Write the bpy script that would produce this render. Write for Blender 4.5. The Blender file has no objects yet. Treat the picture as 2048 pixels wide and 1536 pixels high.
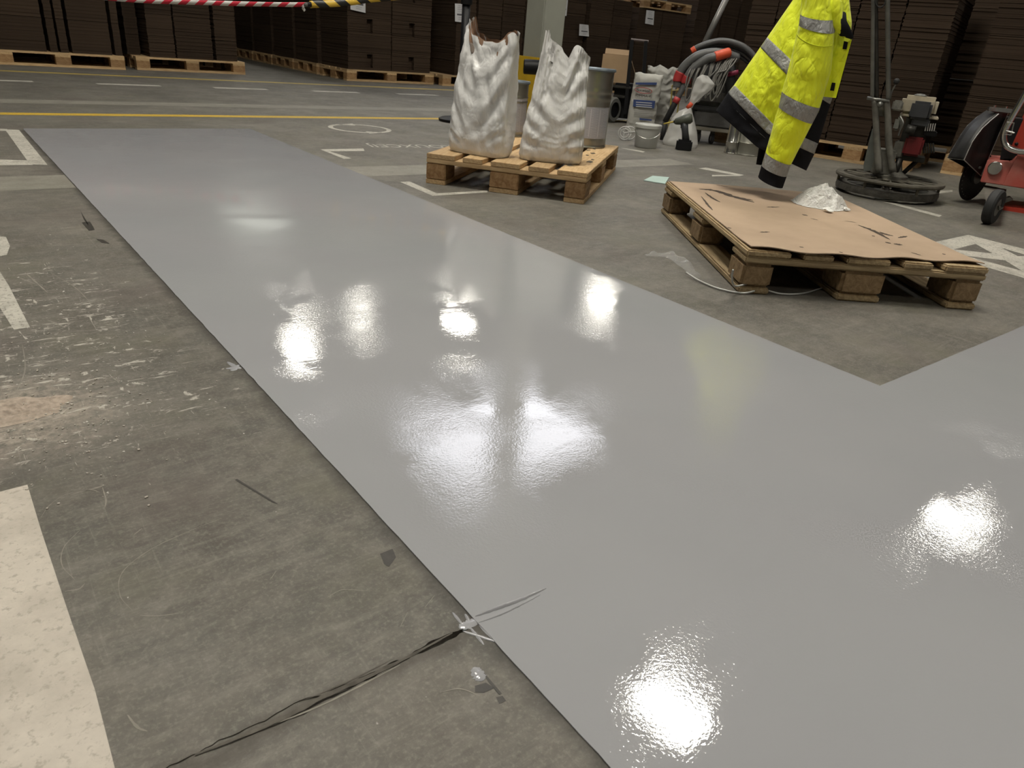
import bpy, bmesh, math, random
from mathutils import Vector, Matrix, noise
random.seed(7)
R = random.Random(11)
sc = bpy.context.scene
COL = sc.collection
PI = math.pi

# ---------------------------------------------------------------- camera
F_PX, PITCH, ROLL, CAM_H, HEAD = 1424.9, 0.44867, 0.0935, 0.6774, math.radians(39.9)
def _axes():
    fwd = Vector((0, math.cos(PITCH), -math.sin(PITCH))); rt = Vector((1, 0, 0)); up = rt.cross(fwd)
    r2 = math.cos(ROLL) * rt + math.sin(ROLL) * up; u2 = -math.sin(ROLL) * rt + math.cos(ROLL) * up
    M = Matrix.Rotation(-HEAD, 3, 'Z')
    return M @ r2, M @ u2, M @ fwd
AX, AY, AZ = _axes()
CAM = Vector((0, 0, CAM_H))
cd = bpy.data.cameras.new('camera'); cam = bpy.data.objects.new('camera', cd); COL.objects.link(cam)
cd.sensor_width = 36; cd.lens = F_PX / 2048 * 36; cd.clip_start = 0.02; cd.clip_end = 200
cam.matrix_world = Matrix((( AX.x, AY.x, -AZ.x, CAM.x), (AX.y, AY.y, -AZ.y, CAM.y), (AX.z, AY.z, -AZ.z, CAM.z), (0, 0, 0, 1)))
sc.camera = cam
cd.dof.use_dof = True; cd.dof.focus_distance = 2.0; cd.dof.aperture_fstop = 20.0

# ---------------------------------------------------------------- world, exposure
w = bpy.data.worlds.new('world'); sc.world = w; w.use_nodes = True
w.node_tree.nodes['Background'].inputs[0].default_value = (0.9, 0.95, 1, 1)
w.node_tree.nodes['Background'].inputs[1].default_value = 0.02
sc.view_settings.view_transform = 'Standard'; sc.view_settings.look = 'None'
sc.view_settings.gamma = 1; sc.view_settings.use_curve_mapping = False
sc.view_settings.exposure = 1.0
sc.cycles.use_denoising = True
LAMP_COLOR, LAMP_POWER = (1.0, 0.955, 0.85), 44.0
ROOFLIGHT_COLOR, ROOFLIGHT_POWER = (0.93, 0.94, 1.0), 3.6

# measuring helpers: where a line of sight of the photograph meets the floor / an upright plane / a depth
def ray(u, v): return (u - 1024) / F_PX * AX - (v - 768) / F_PX * AY + AZ
def FL(u, v, z=0.0):
    d = ray(u, v); return CAM + (z - CAM_H) / d.z * d
def RT(u, v, t): return CAM + t * ray(u, v)
def UP(u, v, p, dy=0.0):
    n = Vector((p[0], p[1], 0)).normalized(); d = ray(u, v)
    return CAM + ((Vector((p[0], p[1], 0)).dot(n) + dy) / d.dot(n)) * d
def PL(u, v, p, n):
    d = ray(u, v); return CAM + ((Vector(p) - CAM).dot(n) / d.dot(n)) * d

# ---------------------------------------------------------------- materials
MATS = {}
class NT:
    def __init__(s, name):
        s.m = bpy.data.materials.new(name); s.m.use_nodes = True
        s.t = s.m.node_tree; s.b = s.t.nodes['Principled BSDF']; s.co = None
    def n(s, typ, **kw):
        x = s.t.nodes.new(typ)
        for k, v in kw.items():
            if k.startswith('_'): setattr(x, k[1:], v)
            else: x.inputs[k.replace('__', ' ')].default_value = v
        return x
    def l(s, a, b): s.t.links.new(a, b)
    def coord(s, scale=(1, 1, 1), rot=(0, 0, 0), world=False):
        tc = s.n('ShaderNodeNewGeometry').outputs['Position'] if world else s.n('ShaderNodeTexCoord').outputs['Object']
        mp = s.n('ShaderNodeMapping'); mp.inputs['Scale'].default_value = scale; mp.inputs['Rotation'].default_value = rot
        s.l(tc, mp.inputs[0]); return mp.outputs[0]
    def noise(s, co, scale, detail=3, rough=.55, dist=0):
        x = s.n('ShaderNodeTexNoise', Scale=scale, Detail=detail, Roughness=rough, Distortion=dist); s.l(co, x.inputs['Vector']); return x.outputs[0]
    def ramp(s, f, a, b, inv=False):
        x = s.n('ShaderNodeMapRange'); s.l(f, x.inputs[0]); x.inputs[1].default_value = a; x.inputs[2].default_value = b
        if inv: x.inputs[3].default_value = 1; x.inputs[4].default_value = 0
        return x.outputs[0]
    def math(s, op, a, b=None):
        x = s.n('ShaderNodeMath', _operation=op)
        for i, q in enumerate((a, b)):
            if q is None: continue
            if isinstance(q, (int, float)): x.inputs[i].default_value = q
            else: s.l(q, x.inputs[i])
        return x.outputs[0]
    def mix(s, f, a, b):
        x = s.n('ShaderNodeMix', _data_type='RGBA')
        for i, q in ((0, f), (6, a), (7, b)):
            if isinstance(q, (int, float)): x.inputs[i].default_value = q
            elif isinstance(q, (tuple, list)): x.inputs[i].default_value = (*q, 1)
            else: s.l(q, x.inputs[i])
        return x.outputs[2]
    def bump(s, h, strength, dist, prev=None):
        x = s.n('ShaderNodeBump', Strength=strength, Distance=dist); s.l(h, x.inputs['Height'])
        if prev: s.l(prev, x.inputs['Normal'])
        return x.outputs[0]
    def col(s, c):
        if isinstance(c, tuple): s.b.inputs['Base Color'].default_value = (*c, 1)
        else: s.l(c, s.b.inputs['Base Color'])

def mat(name, c, rough=.6, metal=0, var=None, bump=None, spec=None, coat=0, stretch=(1, 1, 1), alpha=None, trans=0, world=False, emit=None):
    if name in MATS: return MATS[name]
    k = NT(name); b = k.b
    b.inputs['Roughness'].default_value = rough; b.inputs['Metallic'].default_value = metal
    co = k.coord(stretch, world=world)
    if var:
        f = k.ramp(k.noise(co, var[0], 4), .3, .7)
        c2 = var[2] if len(var) > 2 else tuple(x * (1 - var[1]) for x in c)
        k.col(k.mix(f, c2, c))
    else: k.col(c)
    if bump: k.l(k.bump(k.noise(co, bump[0], 4), bump[1], bump[2]), b.inputs['Normal'])
    if spec is not None: b.inputs['Specular IOR Level'].default_value = spec
    if coat: b.inputs['Coat Weight'].default_value = coat; b.inputs['Coat Roughness'].default_value = .1
    if alpha is not None: b.inputs['Alpha'].default_value = alpha
    if trans: b.inputs['Transmission Weight'].default_value = trans
    if emit: b.inputs['Emission Color'].default_value = (*emit[0], 1); b.inputs['Emission Strength'].default_value = emit[1]
    MATS[name] = k.m; return k.m

def concrete():
    k = NT('worn_concrete'); co = k.coord(world=True)
    base = k.mix(k.ramp(k.noise(co, 2.1, 7, .66), .38, .64), (.082, .074, .061), (.168, .154, .130))
    base = k.mix(k.math('MULTIPLY', k.ramp(k.noise(co, 8, 7, .7), .42, .62), .7), base, (.092, .088, .076))
    base = k.mix(k.math('MULTIPLY', k.ramp(k.noise(co, 26, 6, .72), .46, .64), .5), base, (.19, .175, .150))
    base = k.mix(k.math('MULTIPLY', k.ramp(k.noise(co, 150, 3, .7), .5, .76), .42), base, (.30, .28, .24))
    base = k.mix(k.math('MULTIPLY', k.ramp(k.noise(co, 70, 4, .72), .54, .74), .42), base, (.068, .062, .052))
    sep = k.n('ShaderNodeSeparateXYZ'); k.l(co, sep.inputs[0])
    near = k.math('MULTIPLY', k.ramp(sep.outputs[0], .50, .25), k.math('MULTIPLY', k.ramp(sep.outputs[1], .95, 1.30), k.ramp(sep.outputs[1], 3.2, 2.0)))
    base = k.mix(k.math('MULTIPLY', k.ramp(k.noise(co, 3.4, 5, .65), .52, .66), .45), base, (.125, .118, .084))
    base = k.mix(k.math('MULTIPLY', k.ramp(k.noise(k.coord((1, 1, 1), (0, 0, 1.1), True), 2.7, 5, .65), .54, .68), .5), base, (.105, .086, .076))
    wt = k.ramp(k.noise(k.coord((1, 5, 1), (0, 0, -.62), True), 7, 7, .78, .6), .50, .66)
    base = k.mix(k.math('MULTIPLY', wt, .30), base, (.235, .218, .188))
    # fine scratches in three directions
    for sx, rz, th in (((46, 1.6, 1), .5, .58), ((2.0, 60, 1), -.25, .60), ((34, 1.2, 1), -.9, .60), ((1.6, 40, 1), .66, .58)):
        q = k.noise(k.coord(sx, (0, 0, rz), True), 1.6, 5, .7, 1.6)
        br = k.ramp(k.noise(k.coord((1, 1, 1), (0, 0, rz), True), 3.1, 3), .42, .6)
        base = k.mix(k.math('MULTIPLY', k.math('MULTIPLY', k.ramp(q, th, th + .12), br), .20), base, (.34, .32, .28))
    # dried paint splashes and scrapes, denser left of the strip where the photograph has them
    for sx, rz, sc_, t0, dn in (((1, 1.9, 1), .7, 17, .720, .125), ((1, 5, 1), -.62, 11, .715, .12), ((1, 1, 1), 0, 34, .735, .11), ((6, 1, 1), -.45, 12, .73, .10)):
        thr = k.math('SUBTRACT', t0, k.math('MULTIPLY', near, dn))
        sp = k.noise(k.coord(sx, (0, 0, rz), True), sc_, 6, .68, .8)
        base = k.mix(k.math('MULTIPLY', k.ramp(k.math('SUBTRACT', sp, thr), 0, .05), .8), base, (.50, .47, .41))
    fl = k.noise(co, 80, 2, .5)
    thr2 = k.math('SUBTRACT', .775, k.math('MULTIPLY', near, .08))
    base = k.mix(k.math('MULTIPLY', k.ramp(k.math('SUBTRACT', fl, thr2), 0, .03), .9), base, (.55, .53, .48))
    vd = k.n('ShaderNodeVectorMath', _operation='DISTANCE'); k.l(co, vd.inputs[0]); vd.inputs[1].default_value = FL(30, 835)
    dm = k.ramp(k.math('ADD', vd.outputs['Value'], k.math('MULTIPLY', k.math('SUBTRACT', k.noise(co, 18, 6, .7), .5), .22)), .20, .03)
    base = k.mix(k.math('MULTIPLY', dm, k.ramp(k.noise(co, 60, 5, .75), .36, .66)), base, (.42, .36, .30))
    # brown grime along the joint and beside the strip edge
    jn = k.math('ABSOLUTE', k.math('SUBTRACT', k.math('SUBTRACT', sep.outputs[1], k.math('MULTIPLY', k.math('SUBTRACT', k.noise(co, 12, 4), .5), .05)), .537))
    jm = k.math('MULTIPLY', k.ramp(jn, .022, .005), k.ramp(sep.outputs[0], .46, .40))
    base = k.mix(k.math('MULTIPLY', jm, .62), base, (.055, .046, .036))
    em = k.math('MULTIPLY', k.ramp(k.math('ADD', sep.outputs[0], k.math('MULTIPLY', k.noise(co, 20, 4), .04)), .425, .450), k.math('MULTIPLY', k.ramp(sep.outputs[0], .47, .44), k.ramp(sep.outputs[1], 4.96, 4.9)))
    base = k.mix(k.math('MULTIPLY', em, .75), base, (.04, .036, .03))
    k.col(base)
    k.l(k.math('ADD', k.math('MULTIPLY', k.noise(co, 5, 4), .3), .42), k.b.inputs['Roughness'])
    n1 = k.bump(k.noise(co, 240, 3), .5, .0008)
    k.l(k.bump(k.noise(co, 16, 6, .65), .5, .003, n1), k.b.inputs['Normal'])
    k.b.inputs['Specular IOR Level'].default_value = .3
    return k.m

def coating():
    k = NT('wet_grey_resin'); co = k.coord(world=True)
    k.col(k.mix(k.ramp(k.noise(co, 1.7, 3), .3, .7), (.300, .300, .312), (.322, .321, .331)))
    b = k.b; patch = k.ramp(k.noise(k.coord((1, 1, 1), (0, 0, .64), True), 3.2, 4, .6, .4), .40, .62)
    k.l(k.math('ADD', k.math('MULTIPLY', patch, .04), .02), b.inputs['Roughness'])
    b.inputs['IOR'].default_value = 1.5
    peel = k.bump(k.math('MULTIPLY', k.noise(co, 240, 2, .5), k.math('ADD', k.math('MULTIPLY', patch, .85), .13)), .5, .00062)
    streak = k.bump(k.noise(k.coord((1.0, 4.5, 1), (0, 0, -.64), True), 9, 3, .55, .6), .35, .00025, peel)
    k.l(k.bump(k.noise(co, 26, 2, .5), .3, .00014, streak), b.inputs['Normal'])
    return k.m

def paint(name, c, wear=.5, under=(.15, .137, .115), f0=.34):
    k = NT(name); co = k.coord(world=True)
    big = k.ramp(k.noise(co, 9, 6, .7), 1 - wear - .16, 1 - wear + .14)
    fine = k.ramp(k.noise(co, 90, 4, .7), f0, f0 + .12)
    c1 = k.mix(k.math('MULTIPLY', k.ramp(k.noise(co, 22, 5, .7), .35, .7), .45), c, tuple(x * .72 for x in c))
    c1 = k.mix(k.math('MULTIPLY', k.ramp(k.noise(co, 6, 7, .72), .42, .72), .28), c1, tuple(x * .62 for x in c))
    k.col(k.mix(k.math('MULTIPLY', fine, k.math('ADD', .25, k.math('MULTIPLY', k.math('SUBTRACT', 1.0, big), .75))), under, c1))
    k.b.inputs['Roughness'].default_value = .6
    k.l(k.bump(k.noise(co, 180, 3), .3, .0006), k.b.inputs['Normal'])
    return k.m

def wood(name, c, c2, sx):
    k = NT(name); co = k.coord(sx)
    g = k.noise(co, 9, 5, .6, .6)
    c0 = k.mix(k.ramp(g, .35, .65), c, c2)
    oi = k.n('ShaderNodeObjectInfo').outputs['Random']
    hv = k.n('ShaderNodeHueSaturation'); k.l(c0, hv.inputs['Color']); k.l(k.math('ADD', k.math('MULTIPLY', oi, .45), .76), hv.inputs['Value'])
    kn = k.ramp(k.noise(k.coord((1, 1, 1)), 13, 3), .66, .72)
    k.col(k.mix(k.math('MULTIPLY', kn, .6), hv.outputs[0], tuple(x * .35 for x in c)))
    k.b.inputs['Roughness'].default_value = .75
    k.l(k.bump(g, .6, .003, k.bump(k.noise(k.coord(sx), 40, 4, .7), .5, .002)), k.b.inputs['Normal']); return k.m

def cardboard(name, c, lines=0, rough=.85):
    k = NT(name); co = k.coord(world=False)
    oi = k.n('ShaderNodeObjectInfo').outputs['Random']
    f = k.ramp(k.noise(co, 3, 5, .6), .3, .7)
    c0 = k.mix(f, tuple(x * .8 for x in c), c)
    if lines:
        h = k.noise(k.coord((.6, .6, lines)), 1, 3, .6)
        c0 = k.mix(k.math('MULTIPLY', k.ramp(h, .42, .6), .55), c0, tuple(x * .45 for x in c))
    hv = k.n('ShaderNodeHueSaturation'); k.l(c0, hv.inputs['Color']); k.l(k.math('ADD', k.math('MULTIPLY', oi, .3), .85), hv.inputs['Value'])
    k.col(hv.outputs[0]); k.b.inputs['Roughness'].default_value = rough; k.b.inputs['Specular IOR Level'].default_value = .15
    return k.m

def stripes(name, ca, cb, freq, rot, rough=.45):
    k = NT(name); x = k.n('ShaderNodeTexWave', Scale=freq, Distortion=0); x.bands_direction = 'X'
    uv = k.n('ShaderNodeTexCoord').outputs['UV']
    mp = k.n('ShaderNodeMapping'); mp.inputs['Rotation'].default_value = (0, 0, rot); k.l(uv, mp.inputs[0]); k.l(mp.outputs[0], x.inputs['Vector'])
    k.col(k.mix(k.ramp(x.outputs[1], .48, .52), ca, cb)); k.b.inputs['Roughness'].default_value = rough; return k.m

def printed(name, c, ink, fx, fy):
    """small print: columns of dashed lines (flat print on a label)"""
    k = NT(name); uv = k.n('ShaderNodeTexCoord').outputs['UV']
    br = k.n('ShaderNodeTexBrick', Scale=1.0); br.offset = .37
    br.inputs['Color1'].default_value = (*ink, 1); br.inputs['Color2'].default_value = (*[a * .35 + b * .65 for a, b in zip(ink, c)], 1); br.inputs['Mortar'].default_value = (*c, 1)
    br.inputs['Brick Width'].default_value = 1 / fx; br.inputs['Row Height'].default_value = 1 / fy; br.inputs['Mortar Size'].default_value = .3 / fy
    k.l(uv, br.inputs['Vector']); k.col(br.outputs[0]); k.b.inputs['Roughness'].default_value = .45; return k.m

M_CONC = concrete(); M_COAT = coating()
M_WHITE_LINE = paint('worn_white_line', (.50, .475, .41), .38)
M_PALE = paint('pale_worn_band', (.26, .245, .205), .5)
M_YEL = paint('yellow_line', (.56, .37, .03), .25)
M_YEL2 = paint('worn_yellow_line', (.46, .34, .08), .36)
M_WX = wood('pallet_wood_x', (.42, .27, .13), (.58, .41, .22), (1, 9, 9))
M_WY = wood('pallet_wood_y', (.42, .27, .13), (.58, .41, .22), (9, 1, 9))
M_BLK = wood('pallet_block', (.22, .115, .045), (.36, .22, .10), (5, 2, 5))
M_OX = wood('old_wood_x', (.27, .19, .10), (.45, .34, .19), (1, 9, 9))
M_OY = wood('old_wood_y', (.27, .19, .10), (.45, .34, .19), (9, 1, 9))
M_OB = wood('old_block', (.19, .12, .055), (.34, .23, .12), (6, 6, 6))
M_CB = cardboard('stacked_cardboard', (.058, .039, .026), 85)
M_CBL = cardboard('light_cardboard', (.36, .25, .15))
M_BLACK = mat('black_plastic', (.007, .007, .008), .5, spec=.25)
M_RUB = mat('black_rubber', (.018, .018, .018), .7, bump=(120, .3, .001))
M_STEEL = mat('grey_steel', (.26, .26, .24), .42, .75, var=(14, .35), bump=(40, .15, .001))
M_CHROME = mat('bright_tube', (.72, .72, .70), .22, 1.0)
M_DARKMET = mat('dark_metal', (.06, .057, .05), .5, .6, var=(20, .5), bump=(60, .3, .002))

# ---------------------------------------------------------------- mesh helpers
class MB:
    def __init__(s): s.v = []; s.f = []; s.uv = []
    def add(s, vs, fs, uvs=None):
        o = len(s.v); s.v += [Vector(x) for x in vs]; s.f += [tuple(i + o for i in f) for f in fs]
        s.uv += list(uvs) if uvs else [(0, 0)] * len(vs); return s
    def box(s, c, d, rot=None):
        m = rot if rot else Matrix.Identity(3)
        if isinstance(m, (int, float)): m = Matrix.Rotation(m, 3, 'Z')
        vs = [Vector(c) + m @ Vector((sx * d[0] / 2, sy * d[1] / 2, sz * d[2] / 2)) for sx in (-1, 1) for sy in (-1, 1) for sz in (-1, 1)]
        return s.add(vs, [(0, 1, 3, 2), (4, 6, 7, 5), (0, 4, 5, 1), (2, 3, 7, 6), (0, 2, 6, 4), (1, 5, 7, 3)])
    def tube(s, pts, r, n=10, cap=True, flat=None):
        pts = [Vector(p) for p in pts]; rs = r if isinstance(r, (list, tuple)) else [r] * len(pts)
        rings = []; up = None
        for i, p in enumerate(pts):
            t = (pts[min(i + 1, len(pts) - 1)] - pts[max(i - 1, 0)]).normalized()
            if up is None: up = t.cross(Vector((0, 0, 1)) if abs(t.z) < .9 else Vector((1, 0, 0))).normalized()
            else: up = (up - t * up.dot(t)).normalized()
            sd = t.cross(up)
            rings.append([p + rs[i] * (math.cos(a) * up + math.sin(a) * sd) for a in [2 * PI * k / n for k in range(n)]])
        vs = [x for q in rings for x in q]; m = len(pts)
        fs = [(i * n + k, i * n + (k + 1) % n, (i + 1) * n + (k + 1) % n, (i + 1) * n + k) for i in range(m - 1) for k in range(n)]
        if cap: fs += [tuple(range(n - 1, -1, -1)), tuple((m - 1) * n + k for k in range(n))]
        return s.add(vs, fs)
    def lathe(s, prof, c=(0, 0, 0), n=32, axis=None, a0=0, a1=2 * PI, bump=0):
        m = Matrix.Identity(3) if axis is None else Vector((0, 0, 1)).rotation_difference(Vector(axis)).to_matrix()
        full = abs(a1 - a0 - 2 * PI) < 1e-6; k = n if full else n + 1
        vs = []; uvs = []
        for j, (r, z) in enumerate(prof):
            for i in range(k):
                a = a0 + (a1 - a0) * i / n
                vs.append(Vector(c) + m @ Vector((r * math.cos(a), r * math.sin(a), z))); uvs.append((i / n, j / max(1, len(prof) - 1)))
        fs = []
        for j in range(len(prof) - 1):
            for i in range(n):
                i2 = (i + 1) % k
                fs.append((j * k + i, j * k + i2, (j + 1) * k + i2, (j + 1) * k + i))
        return s.add(vs, fs, uvs)
    def prism(s, poly, nrm):
        poly = [Vector(p) for p in poly]; nrm = Vector(nrm); n = len(poly)
        fs = [tuple(range(n)), tuple(range(2 * n - 1, n - 1, -1))] + [(i, i + n, (i + 1) % n + n, (i + 1) % n) for i in range(n)]
        return s.add(poly + [p + nrm for p in poly], fs)
    def grid(s, fn, nu, nv, closed=False):
        k = nu if closed else nu + 1; vs = []; uvs = []
        for j in range(nv + 1):
            for i in range(k): vs.append(fn(i / nu, j / nv)); uvs.append((i / nu, j / nv))
        fs = [(j * k + i, j * k + (i + 1) % k, (j + 1) * k + (i + 1) % k, (j + 1) * k + i) for j in range(nv) for i in range(nu)]
        return s.add(vs, fs, uvs)
    def mesh(s, name, smooth=False, off=None, bevel=0, angle=None):
        me = bpy.data.meshes.new(name)
        o = off or Vector((0, 0, 0))
        me.from_pydata([tuple(v - o) for v in s.v], [], s.f); me.update()
        uvl = me.uv_layers.new(name='UVMap')
        for lp in me.loops: uvl.data[lp.index].uv = s.uv[lp.vertex_index]
        bm = bmesh.new(); bm.from_mesh(me)
        bmesh.ops.recalc_face_normals(bm, faces=bm.faces)
        if bevel:
            es = [e for e in bm.edges if len(e.link_faces) == 2 and e.calc_face_angle(0) > .6]
            bmesh.ops.bevel(bm, geom=es, offset=bevel, segments=2, affect='EDGES', clamp_overlap=True)
        bm.to_mesh(me); bm.free()
        if smooth:
            me.shade_smooth()
            if angle or bevel:
                me.set_sharp_from_angle(angle=angle or .7)
        return me
    def build(s, name, m, parent=None, smooth=False, bevel=0, local=False, angle=None, solid=0):
        off = None
        if parent is not None and not local: off = wloc(parent)
        me = s.mesh(name, smooth, off, bevel, angle); me.materials.append(m)
        o = bpy.data.objects.new(name, me); COL.objects.link(o)
        if parent is not None: o.parent = parent
        if solid:
            md = o.modifiers.new('thick', 'SOLIDIFY'); md.thickness = solid; md.offset = 0
        return o
def wloc(o):
    p = Vector(o.location)
    while o.parent is not None: o = o.parent; p = p + o.location
    return p
def link(name, me, parent=None, loc=(0, 0, 0), rz=0):
    o = bpy.data.objects.new(name, me); COL.objects.link(o); o.location = loc; o.rotation_euler[2] = rz
    if parent is not None: o.parent = parent
    return o
def tag(o, label, cat, group=None, kind=None):
    o['label'] = label
    if cat: o['category'] = cat
    if group: o['group'] = group
    if kind: o['kind'] = kind
    return o
def thing(name, label, cat, loc, rz=0, group=None):
    o = bpy.data.objects.new(name, None); COL.objects.link(o); o.empty_display_size = .05
    o.location = loc; o.rotation_euler[2] = rz
    return tag(o, label, cat, group)
def struct(o, label=None):
    o['kind'] = 'structure'
    if label: o['label'] = label
    return o
_bx = {}
def boxmesh(d, m, bev=.0015):
    key = (tuple(round(x, 4) for x in d), m.name, bev)
    if key not in _bx:
        me = MB().box((0, 0, 0), d).mesh('box', bevel=bev); me.materials.append(m); _bx[key] = me
    return _bx[key]
def rbox(c, d, bev, name, m, parent, rot=None):
    return MB().box(c, d, rot).build(name, m, parent, smooth=True, bevel=bev)
def bez(pts, n=12):
    """smooth path through points (Catmull-Rom)"""
    P = [Vector(p) for p in pts]; P = [2 * P[0] - P[1]] + P + [2 * P[-1] - P[-2]]; out = []
    for i in range(1, len(P) - 2):
        for k in range(n):
            t = k / n; a, b, c, d = P[i - 1:i + 3]
            out.append(.5 * ((2 * b) + (c - a) * t + (2 * a - 5 * b + 4 * c - d) * t * t + (3 * b - a - 3 * c + d) * t ** 3))
    out.append(P[-2]); return out
def lerp_tab(tab, s):
    for (s0, a), (s1, b) in zip(tab, tab[1:]):
        if s <= s1:
            k = (s - s0) / (s1 - s0) if s1 > s0 else 0
            if isinstance(a, (int, float)): return a + (b - a) * k
            return tuple(x + (y - x) * k for x, y in zip(a, b))
    return tab[-1][1]
def text_mesh(name, body, m, parent, o, ex, ey, size, nrm, local_off=.0006):
    cu = bpy.data.curves.new(name, 'FONT'); cu.body = body; cu.size = 1; cu.align_x = 'CENTER'; cu.align_y = 'CENTER'
    ob = bpy.data.objects.new(name, cu); COL.objects.link(ob)
    dg = bpy.context.evaluated_depsgraph_get(); me = bpy.data.meshes.new_from_object(ob.evaluated_get(dg))
    bpy.data.objects.remove(ob); bpy.data.curves.remove(cu)
    wd = max(v.co.x for v in me.vertices) - min(v.co.x for v in me.vertices)
    off = wloc(parent)
    for v in me.vertices:
        p = Vector(o) + Vector(ex) * (v.co.x * size[0] / wd) + Vector(ey) * (v.co.y * size[1]) + Vector(nrm) * local_off
        v.co = p - off
    me.materials.clear(); me.materials.append(m)
    q = bpy.data.objects.new(name, me); COL.objects.link(q); q.parent = parent; return q

# ================================================================ SETTING
X0, X1, Y0, Y1, CEIL = -9.0, 19.5, -9.0, 33.0, 7.2
JY = .540                                                          # expansion joint across the floor
def floor_mesh():
    b = MB(); top = []; bot = []; rr = random.Random(5)
    n = 240
    for i in range(n + 1):
        x = -1.2 + (1.63) * i / n
        lf = max(0, min(1, (.30 - x) / .10)); g = .004 + .007 * lf + .006 * abs(noise.noise(Vector((x * 9, 3, 0)))) + .009 * max(0, noise.noise(Vector((x * 23, 8, 0))))
        cy = JY + .002 * noise.noise(Vector((x * 5, 1, 0))); top.append(Vector((x, cy + g * .7 + .0045 * noise.noise(Vector((x * 60, 1, 0))) + .002 * noise.noise(Vector((x * 170, 1, 0))), 0))); bot.append(Vector((x, cy - g * .45 + .004 * noise.noise(Vector((x * 70, 6, 0))), 0)))
    # upper slab (towards +y), lower slab, and the joint bed between them
    for i in range(n):
        b.add([top[i], top[i + 1], (top[i + 1].x, 1.0, 0), (top[i].x, 1.0, 0)], [(0, 1, 2, 3)])
        b.add([bot[i], bot[i + 1], (bot[i + 1].x, 0.0, 0), (bot[i].x, 0.0, 0)], [(3, 2, 1, 0)])
        for a in (top, bot):
            b.add([a[i], a[i + 1], a[i + 1] - Vector((0, 0, .012)), a[i] - Vector((0, 0, .012))], [(0, 1, 2, 3)])
        dz = [Vector((0, 0, .010 - .0085 * max(0, min(1, (.30 - top[j].x) / .10)) + .0012 * noise.noise(Vector((top[j].x * 60, 2, 0))))) for j in (i, i + 1)]
        b.add([top[i] - dz[0], top[i + 1] - dz[1], bot[i + 1] - dz[1], bot[i] - dz[0]], [(0, 1, 2, 3)])
    def q(xa, ya, xb, yb): b.add([(xa, ya, 0), (xb, ya, 0), (xb, yb, 0), (xa, yb, 0)], [(0, 1, 2, 3)])
    q(X0, Y0, X1, 0); q(X0, 1.0, X1, Y1); q(X0, 0, -1.2, 1.0); q(.43, 0, X1, 1.0)
    return b
floor = struct(floor_mesh().build('floor', M_CONC), 'worn brown grey concrete floor of the warehouse')
def wobble_edge(a, b, n, amp, seed):
    a = Vector(a); b = Vector(b); d = (b - a); nr = Vector((-d.y, d.x, 0)).normalized()
    return [a + d * (i / n) + nr * amp * (noise.noise(Vector((i * .9, seed, 0))) + .6 * noise.noise(Vector((i * .23, seed + 5, 0)))) for i in range(n)]
strip_poly = (wobble_edge((.428, -2.5, 0), (.435, 4.968, 0), 260, .0018, 1) + wobble_edge((.435, 4.968, 0), (1.703, 4.975, 0), 50, .004, 2)
              + wobble_edge((1.703, 4.975, 0), (1.695, .648, 0), 160, .0022, 3) + wobble_edge((1.695, .648, 0), (7.5, .632, 0), 150, .002, 4)
              + [Vector((7.5, -2.5, 0))])
coat = struct(MB().prism([p + Vector((0, 0, .0003)) for p in strip_poly], (0, 0, .0017)).build('floor_coating', M_COAT), 'freshly laid glossy wet grey resin strip with a side branch')
# ridge over the joint in the fresh resin, smears outside the edge
def smear(name, pts, wd, h, m=M_COAT, seed=1):
    path = bez(pts, 8); b = MB(); n = len(path); vs = []
    for i, p in enumerate(path):
        t = (path[min(i + 1, n - 1)] - path[max(i - 1, 0)]).normalized(); sd = Vector((-t.y, t.x, 0)); e = math.sin(PI * min(1, max(0.0, (i + .15) / (n - .7)))) ** .45
        for k in range(5):
            s = (k / 4 - .5) * 2; ww = wd * e * (1 + .5 * noise.noise(Vector((i * .7, seed, k > 2))))
            vs.append(p + sd * s * ww + Vector((0, 0, .0004 + h * e * (1 - s * s) * (1 + .4 * noise.noise(Vector((i * .8, seed + 3, 0)))))))
    b.add(vs, [(i * 5 + k, i * 5 + k + 1, i * 5 + 5 + k + 1, i * 5 + 5 + k) for i in range(n - 1) for k in range(4)])
    return b.build(name, m, coat, smooth=True)
def FZ(u, v): return FL(u, v) + Vector((0, 0, .0017))
smear('resin_ridge', [FZ(950, 1235), FZ(985, 1222), FZ(1035, 1204), FZ(1092, 1179)], .0032, .0034, seed=2)
smear('resin_ridge', [FZ(955, 1248), FZ(1000, 1232), FZ(1040, 1213), FZ(1080, 1192)], .0016, .0016, seed=9)
smear('resin_smear', [FL(918, 1256), FL(935, 1250), FL(962, 1238)], .007, .0016, seed=4)
for i, (a, c_) in enumerate((((925, 1262), (1005, 1288)), ((940, 1255), (968, 1290)), ((905, 1225), (925, 1250)), ((958, 1250), (985, 1278)), ((930, 1228), (940, 1246)))):
    smear('resin_smear', [FL(*a), (FL(*a) + FL(*c_)) / 2, FL(*c_)], .0022, .0012, seed=20 + i)
for i, pts in enumerate((((455, 724), (470, 733), (482, 738)), ((452, 738), (468, 735), (478, 730)), ((462, 742), (474, 736)))):
    smear('resin_smear', [FL(*p) for p in pts], .006, .0012, seed=40 + i)
smear('resin_drip', [FL(948, 1335), FL(957, 1350), FL(966, 1362)], .008, .002, seed=60)

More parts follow.
